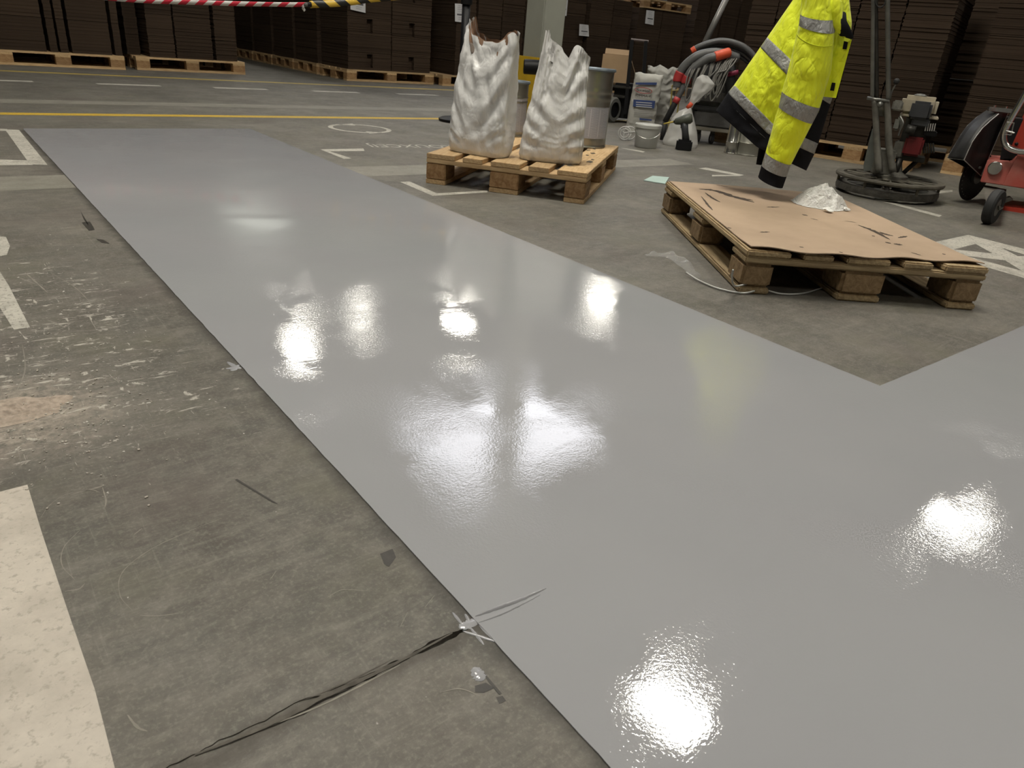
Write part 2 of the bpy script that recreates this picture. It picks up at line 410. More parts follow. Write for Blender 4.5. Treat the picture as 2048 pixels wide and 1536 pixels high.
# painted marks and worn bands on the floor
def quad(name, pts, m, z=.0006):
    return MB().add([Vector((p[0], p[1], z)) for p in pts], [tuple(range(len(pts)))]).build(name, m, floor)
def mark(name, px, m, z=.0006): return quad(name, [FL(*p) for p in px], m, z)
def band(name, xa, xb, ya, yb, m, z=.0006): return quad(name, [(xa, ya), (xb, ya), (xb, yb), (xa, yb)], m, z)
band('yellow_line', -6, 12.0, 5.565, 5.675, M_YEL)
band('pale_band', -6, 12.0, 6.20, 6.42, M_PALE)
quad('yellow_line', [(-6, 9.16), (-6, 9.02), (9, 8.44), (9, 8.58)], M_YEL2)
for i in range(-3, 8): quad('dash_line', [(1.32 + i * 1.03, 7.77), (1.86 + i * 1.03, 7.77), (1.86 + i * 1.03, 7.885), (1.32 + i * 1.03, 7.885)], M_WHITE_LINE)
band('pale_band', -5, .43, 3.33, 3.60, M_PALE)
quad('pale_band', [(1.70, 3.32), (4.2, 3.27), (4.2, 3.50), (1.70, 3.58)], M_PALE)
mark('corner_mark', [(10, 259), (38, 260), (95, 330), (60, 329)], M_WHITE_LINE, .0007)
mark('corner_mark', [(-220, 313), (60, 321), (66, 330), (-220, 333)], M_WHITE_LINE)
mark('corner_mark', [(-200, 255), (14, 258), (16, 262), (-200, 259)], M_WHITE_LINE)
mark('corner_mark', [(641, 299), (727, 297), (729, 302), (660, 303)], M_WHITE_LINE)
mark('corner_mark', [(641, 299), (660, 303), (703, 317), (688, 318)], M_WHITE_LINE, .0007)
mark('corner_mark', [(800, 364), (819, 363), (874, 387), (866, 392)], M_WHITE_LINE)
mark('corner_mark', [(874, 387), (975, 381), (975, 385), (866, 392)], M_WHITE_LINE, .0007)
mark('corner_mark', [(1396, 337), (1412, 335), (1488, 350), (1480, 352)], M_WHITE_LINE)
mark('corner_mark', [(1488, 350), (1480, 352), (1424, 353), (1424, 350)], M_WHITE_LINE, .0007)
mark('floor_line', [(1752, 400), (1770, 401), (1884, 431), (1878, 434)], M_WHITE_LINE)
mark('floor_line', [(1240, 296), (1252, 297), (1290, 303), (1286, 305)], M_WHITE_LINE)
mark('floor_line', [(1868, 383), (1905, 380), (1905, 384), (1870, 388)], M_WHITE_LINE)
mark('worn_paint_patch', [(-260, 1020), (-60, 996), (0, 984), (55, 970), (82, 1060), (135, 1220), (190, 1380), (232, 1545), (250, 1640), (-260, 1640)], paint('worn_white_patch', (.56, .505, .43), .42, (.36, .32, .265), .34))
mark('worn_paint_patch', [(-90, 500), (-10, 528), (18, 572), (60, 655), (28, 660), (-10, 600), (-120, 560)], M_WHITE_LINE)
mark('worn_paint_patch', [(-60, 470), (12, 474), (20, 492), (14, 510), (-60, 525)], M_WHITE_LINE, .0007)
# crossed box emblem at the right
for p in ([(1866, 485), (1937, 470), (1951, 488), (1907, 499)], [(1937, 470), (2150, 524), (2150, 538), (2003, 496), (1951, 488)],
          [(1951, 488), (2003, 496), (2075, 533), (2100, 560), (2070, 558), (2010, 521), (1985, 507)], [(1907, 499), (1985, 507), (2010, 521), (1931, 512)],
          [(1866, 485), (1907, 499), (1931, 512), (2120, 562), (2120, 577), (1950, 528)], [(2022, 513), (2060, 512), (2150, 535), (2150, 552), (2075, 530)]):
    mark('emblem_stripe', p, M_WHITE_LINE, .0006 + .00005 * R.random())
# round arrows and upside-down lettering
def arc_mark(c, r, wd, a0, a1, n=22):
    vs = []
    for i in range(n + 1):
        a = a0 + (a1 - a0) * i / n
        for rr in (r - wd / 2, r + wd / 2): vs.append((c[0] + rr * math.cos(a), c[1] + rr * math.sin(a), .0006))
    MB().add(vs, [(2 * i, 2 * i + 1, 2 * i + 3, 2 * i + 2) for i in range(n)]).build('round_arrow', M_WHITE_LINE, floor)
    a = a1; p = Vector((c[0] + r * math.cos(a), c[1] + r * math.sin(a), .0007)); t = Vector((-math.sin(a), math.cos(a), 0)); q = Vector((math.cos(a), math.sin(a), 0))
    MB().add([p - q * .06, p + q * .06, p + t * .11 - q * .03], [(0, 1, 2)]).build('arrow_tip', M_WHITE_LINE, floor)
cc = FL(720, 257); arc_mark(cc, .21, .035, 1.9, 4.5); arc_mark(cc, .21, .035, 5.0, 7.6)
ta, tb = FL(738, 291), FL(905, 293); ex_ = -(tb - ta).normalized(); ey_ = Vector((-ex_.y, ex_.x, 0))
text_mesh('floor_lettering', 'ROUXCEIJ', M_WHITE_LINE, floor, (ta + tb) / 2 + Vector((0, 0, .0003)), ex_, ey_, ((tb - ta).length, .17), (0, 0, 1))

M_SCR = mat('pale_scratch', (.27, .25, .21), .8, var=(40, .3), world=True)
M_JDIRT = mat('joint_dirt', (.055, .048, .039), .9, var=(45, .55, (.12, .108, .09)), world=True)
def scratch(px, wd=.0009, m=None, name='scratch'):
    path = bez([FL(*p) for p in px], 8); nn = len(path); vs = []
    for i, p in enumerate(path):
        t = (path[min(i + 1, nn - 1)] - path[max(i - 1, 0)]).normalized(); sd = Vector((-t.y, t.x, 0)); e = .3 + .7 * math.sin(PI * i / (nn - 1)) 
        for q in (-1, 1): vs.append(p + sd * q * wd * e * (.6 + .8 * abs(noise.noise(Vector((i * .8, q, px[0][0]))))) + Vector((0, 0, .0004)))
    MB().add(vs, [(2 * i, 2 * i + 1, 2 * i + 3, 2 * i + 2) for i in range(nn - 1)]).build(name, m or M_SCR, floor)
for px, wd in (([(82, 1035), (100, 1010), (130, 990), (165, 982)], .0008), ([(160, 1060), (128, 1095), (124, 1130), (150, 1160)], .0008), ([(445, 1036), (380, 1062), (300, 1100), (245, 1145), (240, 1190), (265, 1222)], .0007), ([(280, 1231), (315, 1232), (365, 1226)], .0009), ([(130, 1183), (158, 1178), (170, 1167)], .0012), ([(268, 1070), (284, 1057)], .0011),
    ([(255, 1430), (275, 1455), (295, 1463)], .002), ([(160, 985), (195, 975), (212, 970)], .002), ([(205, 975), (212, 1000), (210, 1015)], .0016), ([(140, 990), (180, 980), (200, 985)], .0013), ([(50, 545), (95, 585)], .003), ([(38, 555), (75, 570)], .002), ([(360, 728), (390, 722)], .003), ([(300, 855), (330, 848)], .0016), ([(45, 690), (50, 740), (30, 790)], .0018), ([(655, 1195), (685, 1180), (730, 1182)], .0007), ([(880, 1385), (920, 1378), (960, 1392)], .0011), ([(800, 1255), (815, 1225)], .0006), ([(870, 1190), (850, 1215)], .0006), ([(540, 1160), (552, 1143)], .0007), ([(100, 545), (150, 575), (185, 610)], .0015), ([(130, 562), (200, 556)], .004), ([(95, 640), (130, 655)], .003)):
    scratch(px, wd)
scratch([(905, 1266), (820, 1312), (740, 1352), (650, 1392), (560, 1440), (470, 1478), (390, 1510)], .0042, M_JDIRT, 'joint_dirt')
scratch([(800, 1330), (720, 1372), (640, 1412), (540, 1452)], .0016, None, 'joint_edge'); scratch([(790, 1316), (700, 1362), (610, 1400)], .0012, M_JDIRT, 'joint_dirt')
M_GRIM = mat('oily_patch', (.045, .039, .031), .55, var=(50, .5), world=True)
for px in ([(950, 1372), (972, 1366), (988, 1376), (968, 1386), (950, 1385)], [(992, 1395), (1005, 1392), (1012, 1402), (998, 1408)], [(760, 1108), (785, 1098), (792, 1115), (778, 1134), (768, 1128)], [(160, 420), (172, 440), (178, 452), (168, 440)], [(163, 445), (180, 443), (190, 460), (178, 462)], [(192, 478), (208, 480), (220, 488), (204, 486)], [(962, 1345), (966, 1343), (1004, 1388), (998, 1390)], [(470, 960), (474, 958), (556, 1008), (546, 1006)]):
    mark('oily_patch', px, M_GRIM, .0005)
# dust and debris at the left
def dust():
    c = FL(40, 822); b = MB()
    def fn(a, r):
        an = 2 * PI * a; rad = .052 * r * (1 + .35 * noise.noise(Vector((math.cos(an) * 1.4, math.sin(an) * 1.4, 2))))
        p = c + Vector((rad * math.cos(an) * 1.5, rad * math.sin(an), 0)); k = max(0, 1 - r) ** .8
        return p + Vector((0, 0, .0004 + k * .007 * (0.5 + .9 * noise.noise(p * 60)) + k ** .5 * .005 * noise.noise(p * 190)))
    b.grid(fn, 60, 22, True); o = b.build('dust_heap', mat('beige_dust', (.44, .36, .29), .95, var=(90, .45)), None, smooth=True)
    tag(o, 'low heap of beige sweepings on the scuffed concrete by the strip', 'dust', kind='stuff')
    b = MB(); rr = random.Random(3)
    for i in range(330):
        p = FL(rr.gauss(130, 110), rr.gauss(800, 90)); s = rr.uniform(.0006, .0026)
        if p.x > .40: continue
        b.box(p + Vector((0, 0, s * .4)), (s * rr.uniform(.8, 2.2), s * rr.uniform(.7, 1.6), s), Matrix.Rotation(rr.uniform(0, 3), 3, 'Z'))
    o = b.build('dust_crumbs', mat('pale_crumbs', (.50, .46, .40), .9, var=(30, .3))); tag(o, 'pale loose crumbs scattered around the sweepings', 'dust', kind='stuff')
dust()

# shell of the hall
M_WALL = mat('hall_wall', (.16, .16, .155), .8, var=(1.2, .2)); M_CEIL = mat('hall_ceiling', (.13, .13, .128), .85, var=(.8, .25))
def wall(name, xa, ya, xb, yb, lab):
    struct(MB().prism([(xa, ya, 0), (xb, ya, 0), (xb, yb, 0), (xa, yb, 0)], (0, 0, CEIL)).build(name, M_WALL), lab)
wall('wall_left', X0 - .2, Y0, X0, Y1, 'grey hall wall'); wall('wall_right', X1, Y0, X1 + .2, Y1, 'grey hall wall far right')
wall('wall_back', X0, Y1, X1, Y1 + .2, 'grey far hall wall'); wall('wall_front', X0, Y0 - .2, X1, Y0, 'grey hall wall behind')
RX0, RX1, RY0, RY1 = 6.75, 10.75, 9.15, 12.2
cb = MB()
for xa, xb, ya, yb in ((X0, RX0, Y0, Y1), (RX1, X1, Y0, Y1), (RX0, RX1, Y0, RY0), (RX0, RX1, RY1, Y1)):
    cb.box(((xa + xb) / 2, (ya + yb) / 2, CEIL + .06), (xb - xa, yb - ya, .12))
ceil = struct(cb.build('ceiling', M_CEIL), 'dark hall ceiling')
for yy in (0.2, 6.4, 12.8, 19.2, 25.6): MB().box((5, yy, CEIL - .18), (28, .2, .34)).build('roof_beam', M_STEEL, ceil)
rl = MB()
for i in range(4):
    rl.box((RX0 + .5 + i, (RY0 + RY1) / 2, CEIL + .13), (.97, RY1 - RY0, .02))
struct(rl.build('window_1', mat('rooflight_sheet', (.8, .8, .8), .5, emit=(ROOFLIGHT_COLOR, ROOFLIGHT_POWER))), 'pale rooflight in the hall ceiling')
rl2 = MB().box((10.4, 30.6, CEIL - .005), (2.2, 4.4, .01)).build('window_2', mat('far_rooflight', (.8, .8, .8), .5, emit=((.95, 1, .88), .45))); struct(rl2, 'far pale rooflight')
def lamp(where, x, y, k=1.0, s=(.62, .95)):
    t = thing('ceiling_lamp', 'square hall lamp hung ' + where, 'lamp', (x, y, 6.9), 0, 'hall lamps under the ceiling')
    MB().box((x, y, 6.96), (s[0] + .06, s[1] + .06, .10)).build('housing', M_STEEL, t)
    MB().box((x, y, 7.1), (.03, .03, .2)).build('stem', M_STEEL, t)
    MB().box((x, y, 6.9), (s[0], s[1], .02)).build('diffuser', mat('lamp_panel_%d' % round(k * 100), (.9, .9, .9), .5, emit=(LAMP_COLOR, LAMP_POWER * k)), t)
for a in (('above the troweling machine', 6.05, 3.45), ('deep over the dark aisle', 6.45, 16.3, .55), ('beyond the aisle lamp, narrower than the rest', 8.95, 17.9, .4, (.4, .9)), ('far behind the cardboard with hand slots', 11.2, 16.1, .55),
          ('far behind the grey column', 16.9, 16.0, .55), ('far to the right of the red saw', 14.1, 3.25, .5), ('unseen left of the strip, added to light the foreground', -2.6, 2.2, .6), ('unseen behind the red saw side, added to light the foreground', 6.0, -4.2, .9),  # last two here are unseen lamps added to light the foreground
          ('unseen behind the camera, added to light the foreground', -2.2, -4.0, .7), ('unseen above the strip, widest of all, added to light the pallets', 1.3, 2.9, .36, (1.6, 2.4))): lamp(*a)  # both added out of view: foreground fill, and wide soft light over the pallets

# ================================================================ PALLETS
ORD = ['bottom', 'second', 'third', 'fourth', 'fifth', 'sixth', 'seventh', 'eighth']
def pallet(label, loc, rz, W=.8, L=1.2, mats=None, group=None, bev=.0015):
    """local x = W side, local y = L side, origin at a corner"""
    mx, my, mb = mats or (M_WX, M_WY, M_BLK)
    t = thing('pallet', label, 'pallet', loc, rz, group)
    k = W / .8; ys = (.0725, L / 2, L - .0725); rr = random.Random(int(loc[0] * 100) + 7)
    for x, wd in ((.05, .1), (.4, .145), (.75, .1)):
        link('bottom_board', boxmesh((wd * k, L, .022), my, bev), t, (x * k, L / 2, .011))
        for y in ys: link('block', boxmesh((wd * k, .145, .0778), mb, bev * 2), t, (x * k, y, .061))
    for y in ys: link('stringer_board', boxmesh((W, .145, .0218), mx, bev), t, (W / 2, y, .111))
    for x, wd in ((.0725, .145), (.235, .1), (.4, .145), (.565, .1), (.7275, .145)):
        link('top_board', boxmesh((wd * k, L - .002 * rr.random(), .0215), my, bev), t, (x * k, L / 2 + .002 * (rr.random() - .5), .133))
    return t
P1A, P2A = math.radians(-52.29), math.radians(-36.27)
P1O, P2O = Vector((1.9184, 3.1074, 0)), Vector((1.979, 1.2697, 0))
pallet('pale new wooden pallet carrying two white bags and two metal drums', P1O, P1A, bev=.002)
pallet('old weathered pallet topped with a flat sheet of brown cardboard', P2O, P2A, mats=(M_OX, M_OY, M_OB), bev=.005)
def p1(x, y, z=.1445):
    c, s = math.cos(P1A), math.sin(P1A); return Vector((P1O.x + c * x - s * y, P1O.y + s * x + c * y, z))
def p2(x, y, z=.1445):
    c, s = math.cos(P2A), math.sin(P2A); return Vector((P2O.x + c * x - s * y, P2O.y + s * x + c * y, z))

# ---- cardboard stacks in the background
SH = ['pale paper label']
def bundle(x0, x1, y0, y1, z0, z1, label, group, slot=False, jit=.004, layer=.0125, rz=0, org=(0, 0), m=None):
    b = MB(); n = max(3, int((z1 - z0 - .004) / layer)); h = (z1 - z0 - .003) / n; rr = random.Random(int(x0 * 977 + y0 * 331 + z0 * 771))
    c = Vector(((x0 + x1) / 2, (y0 + y1) / 2, z0 + .0015)); rot = Matrix.Rotation(rz, 3, 'Z')
    base = Vector((org[0], org[1], 0)) + rot @ c
    bulge = rr.uniform(0, .006)
    for i in range(n):
        jx, jy = rr.uniform(-jit, jit), rr.uniform(-jit, jit) - bulge * math.sin(i / n * PI)
        zz = (i + .5) * h
        if slot and .12 < i / n < .88:
            wx = (x1 - x0); sw = .085
            b.box(rot @ Vector((jx - wx / 4 - sw / 4, jy, zz)), (wx / 2 - sw / 2, y1 - y0, h * .97), rot)
            b.box(rot @ Vector((jx + wx / 4 + sw / 4, jy, zz)), (wx / 2 - sw / 2, y1 - y0, h * .97), rot)
            b.box(rot @ Vector((jx, jy + .03, zz)), (sw, y1 - y0 - .06, h * .97), rot)
        else: b.box(rot @ Vector((jx, jy, zz)), (x1 - x0, y1 - y0, h * .97), rot)
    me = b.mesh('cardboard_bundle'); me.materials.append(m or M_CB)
    o = bpy.data.objects.new('cardboard_bundle', me); COL.objects.link(o); o.location = base
    return tag(o, label, 'cardboard', group)
def stack(cols, y0, y1, zs, where, group, slot=(), rz=0, org=(0, 0), colnames=None, **kw):
    for ci, (xa, xb) in enumerate(cols):
        cn = colnames[ci] if colnames else ('%s column' % (['left', 'right'] if len(cols) == 2 else ['first', 'second', 'third', 'fourth', 'fifth', 'sixth'])[ci] if len(cols) > 1 else '')
        for li, (za, zb) in enumerate(zip(zs, zs[1:])):
            lab = 'brown cardboard bundle, %s from pallet%s, stack %s' % (ORD[li], (', ' + cn) if cn else '', where)
            bundle(xa, xb, y0, y1, za, zb, lab, group, slot=li in slot, rz=rz, org=org, **kw)
def lv(h, n, z=.1445): return [z + h * i for i in range(n + 1)]
HP = PI / 2
def far_pallet(label, x0, y0, ln=1.2, dp=.8, z=0): return pallet(label, (x0 + ln, y0, z), HP, W=dp, L=ln, bev=0)
# A and B, left of the aisle
far_pallet('wooden pallet under the tall narrow cardboard columns, left end of the row', .74, 9.62)
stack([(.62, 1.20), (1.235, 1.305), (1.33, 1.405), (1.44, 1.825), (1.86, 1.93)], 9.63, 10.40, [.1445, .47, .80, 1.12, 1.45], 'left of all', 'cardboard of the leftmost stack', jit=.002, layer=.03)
far_pallet('wooden pallet at the left corner of the dark aisle', 2.08, 9.72, 1.24)
stack([(2.24, 2.52), (2.54, 2.95), (2.99, 3.24)], 9.74, 10.5, lv(.225, 5), 'left of the dark aisle', 'cardboard left of the aisle')
stack([(2.06, 2.20)], 10.0, 10.5, lv(.65, 2), 'set back left of the dark aisle', 'cardboard left of the aisle', layer=.03)
for i in range(3):  # hidden rows added so the gaps under the front pallets stay dark
    far_pallet('wooden pallet %s row back behind the leftmost cardboard, added to darken gaps' % ['one', 'two', 'three'][i], .7, 10.55 + i * .95); far_pallet('wooden pallet %s row back left of the aisle, added to darken gaps' % ['one', 'two', 'three'][i], 2.05, 10.62 + i * .95)
    stack([(.72, 1.92)], 10.57 + i * .95, 11.3 + i * .95, lv(.8, 2), '%s row behind leftmost, added to darken gaps' % ['one', 'two', 'three'][i], 'hidden cardboard added to darken gaps', layer=.05)
    stack([(2.07, 3.2)], 10.64 + i * .95, 11.4 + i * .95, lv(.8, 2), '%s row back by aisle, added to darken gaps' % ['one', 'two', 'three'][i], 'hidden cardboard added to darken gaps', layer=.05)
MB().box((2.0, 13.7, .5), (2.6, .05, 1.0)).build('gap_screen', M_WALL)['kind'] = 'structure'  # unseen panel added to shut out the pale wall behind the gaps
# C at the right corner of the aisle and the row receding behind it
far_pallet('wooden pallet under the cardboard with hand slots, right corner of the aisle', 4.57, 9.46, 1.35, .86)
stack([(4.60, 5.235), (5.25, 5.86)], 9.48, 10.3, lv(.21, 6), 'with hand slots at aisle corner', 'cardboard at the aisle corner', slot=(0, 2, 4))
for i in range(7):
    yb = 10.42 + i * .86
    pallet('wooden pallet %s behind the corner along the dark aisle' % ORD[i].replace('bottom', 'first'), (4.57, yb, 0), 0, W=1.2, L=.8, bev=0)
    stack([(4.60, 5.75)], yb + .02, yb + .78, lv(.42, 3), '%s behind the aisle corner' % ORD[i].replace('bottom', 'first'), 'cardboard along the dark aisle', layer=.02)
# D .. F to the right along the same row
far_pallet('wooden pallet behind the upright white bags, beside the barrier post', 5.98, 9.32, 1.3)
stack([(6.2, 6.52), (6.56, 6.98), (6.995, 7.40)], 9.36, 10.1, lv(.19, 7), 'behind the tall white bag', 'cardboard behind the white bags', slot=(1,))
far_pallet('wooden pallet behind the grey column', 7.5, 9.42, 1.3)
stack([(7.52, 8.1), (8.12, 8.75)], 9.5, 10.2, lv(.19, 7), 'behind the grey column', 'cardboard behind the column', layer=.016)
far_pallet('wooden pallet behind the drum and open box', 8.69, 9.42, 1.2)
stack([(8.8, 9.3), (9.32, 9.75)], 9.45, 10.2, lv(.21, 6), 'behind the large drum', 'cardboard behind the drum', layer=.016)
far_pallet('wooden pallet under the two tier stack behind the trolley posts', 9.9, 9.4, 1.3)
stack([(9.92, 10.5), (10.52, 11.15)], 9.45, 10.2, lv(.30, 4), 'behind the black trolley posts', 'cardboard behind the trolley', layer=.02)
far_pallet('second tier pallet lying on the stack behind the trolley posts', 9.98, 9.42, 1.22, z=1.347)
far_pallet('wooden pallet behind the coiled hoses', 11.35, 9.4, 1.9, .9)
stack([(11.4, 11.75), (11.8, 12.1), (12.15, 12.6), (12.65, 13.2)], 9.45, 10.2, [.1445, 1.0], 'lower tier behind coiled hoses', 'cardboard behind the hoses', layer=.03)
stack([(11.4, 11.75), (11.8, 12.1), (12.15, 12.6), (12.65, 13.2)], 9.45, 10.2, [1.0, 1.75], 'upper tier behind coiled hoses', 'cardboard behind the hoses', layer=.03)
# G and H at the right, facing the strip; frame: local x runs towards the camera's right along the face
GZ = math.radians(-74); GO = (5.62, 4.33)
def gstack(cols, depth, zs, where, group, org, **kw): stack(cols, 0, depth, zs, where, group, rz=GZ, org=org, **kw)
def gp(label, x0, org, ln=1.2):
    c, s = math.cos(GZ), math.sin(GZ)
    pallet(label, (org[0] + c * (x0 + ln), org[1] + s * (x0 + ln), 0), GZ + HP, W=.9, L=ln, bev=0)
gp('wooden pallet under the cardboard wall behind the jacket', .10, GO, .70); gp('wooden pallet behind the troweling machine', .83, GO, .92)
gstack([(.20, .42), (.43, .80), (.83, 1.05), (1.06, 1.38), (1.39, 1.72)], .85, lv(.192, 7), 'behind jacket and troweling machine', 'cardboard behind the troweling machine', GO)
HO = (5.62 + .30, 4.33 - .05)
gp('wooden pallet behind the red saw', 1.80, HO, 1.2)
gstack([(1.82, 2.21), (2.22, 2.63), (2.65, 3.04)], .85, lv(.215, 6), 'behind the red saw', 'cardboard behind the red saw', HO)

gp('wooden pallet in the second row, added to darken the gap', 1.2, (6.78, 4.55), 1.2)  # set-back stack added to block the pale wall and darken the gap
gstack([(1.2, 1.8), (1.82, 2.4)], .85, lv(.55, 3), 'second row, added to darken gap', 'cardboard added to darken the gap', (6.78, 4.55), layer=.02)
# paper labels on the stacks
def paper(px, t, label, w_=None):
    pts = [PL(u, v, (0, t, 0), Vector((0, 1, 0))) for u, v in px]; n = (pts[1] - pts[0]).cross(pts[3] - pts[0]).normalized()
    if n.dot(CAM - pts[0]) < 0: n = -n
    c = sum(pts, Vector()) / 4
    b = MB()
    def fn(a, r):
        p = pts[0].lerp(pts[1], a).lerp(pts[3].lerp(pts[2], a), r); return p + n * .006 * math.sin(a * PI) * (1 - .5 * r)
    b.grid(fn, 6, 6)
    o = b.build('paper_label', mat('white_paper', (.62, .62, .64), .7)); tag(o, label, 'label')
    dk = mat('label_ink', (.10, .10, .11), .7); lk = mat('label_fine_print', (.38, .38, .40), .7)
    for r0, r1, a0, a1, m in ((.55, .64, .2, .85, dk), (.10, .13, .3, .7, lk), (.2, .23, .25, .6, lk), (.3, .33, .25, .75, lk), (.42, .44, .25, .7, lk), (.74, .77, .35, .75, lk), (.84, .87, .35, .7, lk)):
        MB().grid(lambda a, r: fn(a0 + (a1 - a0) * a, r0 + (r1 - r0) * r) + n * .002, 4, 1).build('print_line', m, o)
paper([(701, -14), (731, -12), (731, 26), (701, 19)], 9.462, 'white paper label on cardboard above the hand slots, cut by tape')
paper([(910, 7), (930, 8), (928, 45), (910, 43)], 9.342, 'white paper label beside the black barrier post')
paper([(1119, -2), (1136, 0), (1133, 32), (1117, 30)], 9.482, 'white paper label next to the grey column')
paper([(1159, 48), (1177, 50), (1178, 73), (1158, 71)], 9.432, 'curled white paper label above the big drum')
paper([(1293, 20), (1309, 22), (1307, 50), (1290, 47)], 9.432, 'white paper label under the second tier pallet')

# ================================================================ COLUMN, BARRIER, TAPE
cx = RT(1090, 90, 6.9); M_COL = mat('column_paint', (.31, .315, .27), .55, var=(3, .15))
def column():
    c = RT(1085, 60, 6.9); b = MB()
    # visible corner at c; left face towards -x, right face towards -y
    b.box((c.x + .14, c.y + .14, CEIL / 2), (.28, .28, CEIL))
    o = b.build('trim_1', M_COL, bevel=.012); struct(o, 'grey green steel column'); return c
cc = column()
yg = thing('column_guard', 'yellow steel guard with black rubber bumper in front of the grey column', 'guard', (cc.x, cc.y, 0))
M_YG = mat('yellow_guard_paint', (.56, .36, .02), .5, var=(6, .2))
gz = UP(1050, 112, (cc.x, cc.y)).z
MB().box((cc.x - .10, cc.y + .12, gz / 2), (.02, .5, gz)).build('guard_plate', M_YG, yg)
MB().box((cc.x + .13, cc.y - .10, gz / 2), (.5, .02, gz)).build('guard_plate', M_YG, yg)
MB().box((cc.x - .05, cc.y - .05, gz * .35), (.09, .09, gz * .7)).build('guard_post', M_YG, yg)
bd = (RT(1140, 139, 6.5) - RT(1047, 133, 6.5)); MB().tube([RT(1047, 133, 6.5), RT(1047, 133, 6.5) + bd * .02, RT(1140, 139, 6.5)], [.052, .064, .064], 18).build('rubber_bumper', M_BLACK, yg, smooth=True, angle=.6)
# barrier post with round foot
bf = FL(921, 244)
bp = thing('barrier_post', 'black barrier post on a round foot behind the tall bag', 'barrier', bf)
MB().lathe([(0, 0), (.185, 0), (.19, .012), (.19, .022), (.16, .034), (.06, .04), (.04, .06), (0, .06)], bf, 40).build('foot', M_BLACK, bp, smooth=True, angle=.5)
MB().tube([bf + Vector((0, 0, .04)), bf + Vector((0, 0, .92))], .034, 20).build('post', M_BLACK, bp, smooth=True)
MB().lathe([(0, .90), (.045, .90), (.048, .93), (.048, 1.03), (.04, 1.05), (0, 1.05)], bf, 24).build('tape_head', M_BLACK, bp, smooth=True, angle=.5)
hd = bf + Vector((0, 0, 1.0))
# black-yellow belt from the post and red-white tape tied to it
def ribbon(name, pts, wd, m, parent, twist=0.0, n=14):
    path = bez(pts, n); b = MB(); k = len(path); L = 0; vs = []; uv = []
    for i, p in enumerate(path):
        if i: L += (p - path[i - 1]).length
        t = (path[min(i + 1, k - 1)] - path[max(i - 1, 0)]).normalized(); side = t.cross(Vector((0, 0, 1))).normalized(); up = side.cross(t)
        a = twist * (i / k) + .5 * noise.noise(Vector((i * .09, wd * 100, 0)))
        d = up * math.cos(a) + side * math.sin(a)
        for s in (-.5, 0, .5): vs.append(p + d * wd * s); uv.append((L, (s + .5) * wd))
    b.add(vs, [(3 * i + j, 3 * i + 3 + j, 3 * i + 4 + j, 3 * i + 1 + j) for i in range(k - 1) for j in (0, 1)], uv)
    return b.build(name, m, parent, smooth=True, solid=.0006)
tt = RT(612, 9, 5.6)
bt = thing('barrier_belt', 'black and yellow striped belt pulled from the barrier post', 'belt', hd)
ribbon('belt', [hd, RT(760, -4, 5.75), RT(690, 5, 5.68), tt + (RT(625, 9, 5.63) - tt) * .6], .052, stripes('belt_stripes', (.014, .014, .014), (.66, .43, .05), 2.6, .75), bt)
MB().tube([tt, RT(622, 9, 5.62)], [.014, .02], 8).build('belt_hook', M_BLACK, bt, smooth=True)
rt_ = thing('barrier_tape', 'red and white warning tape knotted to the belt end', 'tape', tt)
ribbon('tape', [RT(-260, -55, 5.0), RT(0, -30, 5.1), RT(240, -2, 5.3), RT(430, 6, 5.45), RT(560, 9, 5.55), tt], .034, stripes('tape_stripes', (.62, .02, .05), (.74, .72, .70), 4.2, .9), rt_, .4)
ribbon('tape_end', [tt, RT(606, 14, 5.6), RT(610, 22, 5.62)], .022, stripes('tape_end_stripes', (.3, .28, .27), (.55, .53, .5), 4, .7), rt_)
MB().lathe([(0, -.016), (.014, -.012), (.019, 0), (.014, .012), (0, .016)], tt, 10).build('knot', mat('tape_knot', (.13, .12, .11), .6), rt_, smooth=True)
tp = thing('barrier_post', 'black barrier post beyond the left edge holding the warning tape', 'barrier', RT(-260, -55, 5.0).xy.to_3d())
q = RT(-260, -55, 5.0)
MB().tube([(q.x, q.y, .03), (q.x, q.y, q.z + .06)], .03, 16).build('post', M_BLACK, tp, smooth=True)
MB().lathe([(0, 0), (.19, 0), (.19, .022), (.05, .04), (0, .04)], (q.x, q.y, 0), 32).build('foot', M_BLACK, tp, smooth=True, angle=.5)

# ================================================================ BAGS ON THE NEW PALLET
def fold(p, k, amp):
    """paper-like creases: ridged noise"""
    n = noise.noise(p * k); n2 = noise.noise(p * k * 2.3 + Vector((5, 1, 3)))
    return amp * ((1 - abs(n) * 2.2) + .45 * (1 - abs(n2) * 2.2) - .7)
def creased(name, c, rough, sc_, st, dist, stretch=(1, 1, .7)):
    k = NT(name); co = k.coord(stretch); k.b.inputs['Roughness'].default_value = rough
    k.col(k.mix(k.ramp(k.noise(co, 5, 4), .3, .7), tuple(x * .92 for x in c), c)); prev = None
    for q, a in ((sc_, 1.0), (sc_ * 2.3, .5), (sc_ * 5, .22)):
        rid = k.math('ABSOLUTE', k.math('SUBTRACT', k.noise(co, q, 2, .5, .4), .5)); prev = k.bump(k.ramp(rid, 0, .16), st, dist * a, prev)
    k.l(prev, k.b.inputs['Normal']); MATS[name] = k.m; return k.m
M_BAG = creased('white_bag_film', (.72, .71, .69), .30, 7, .34, .010, (1, .8, .55))
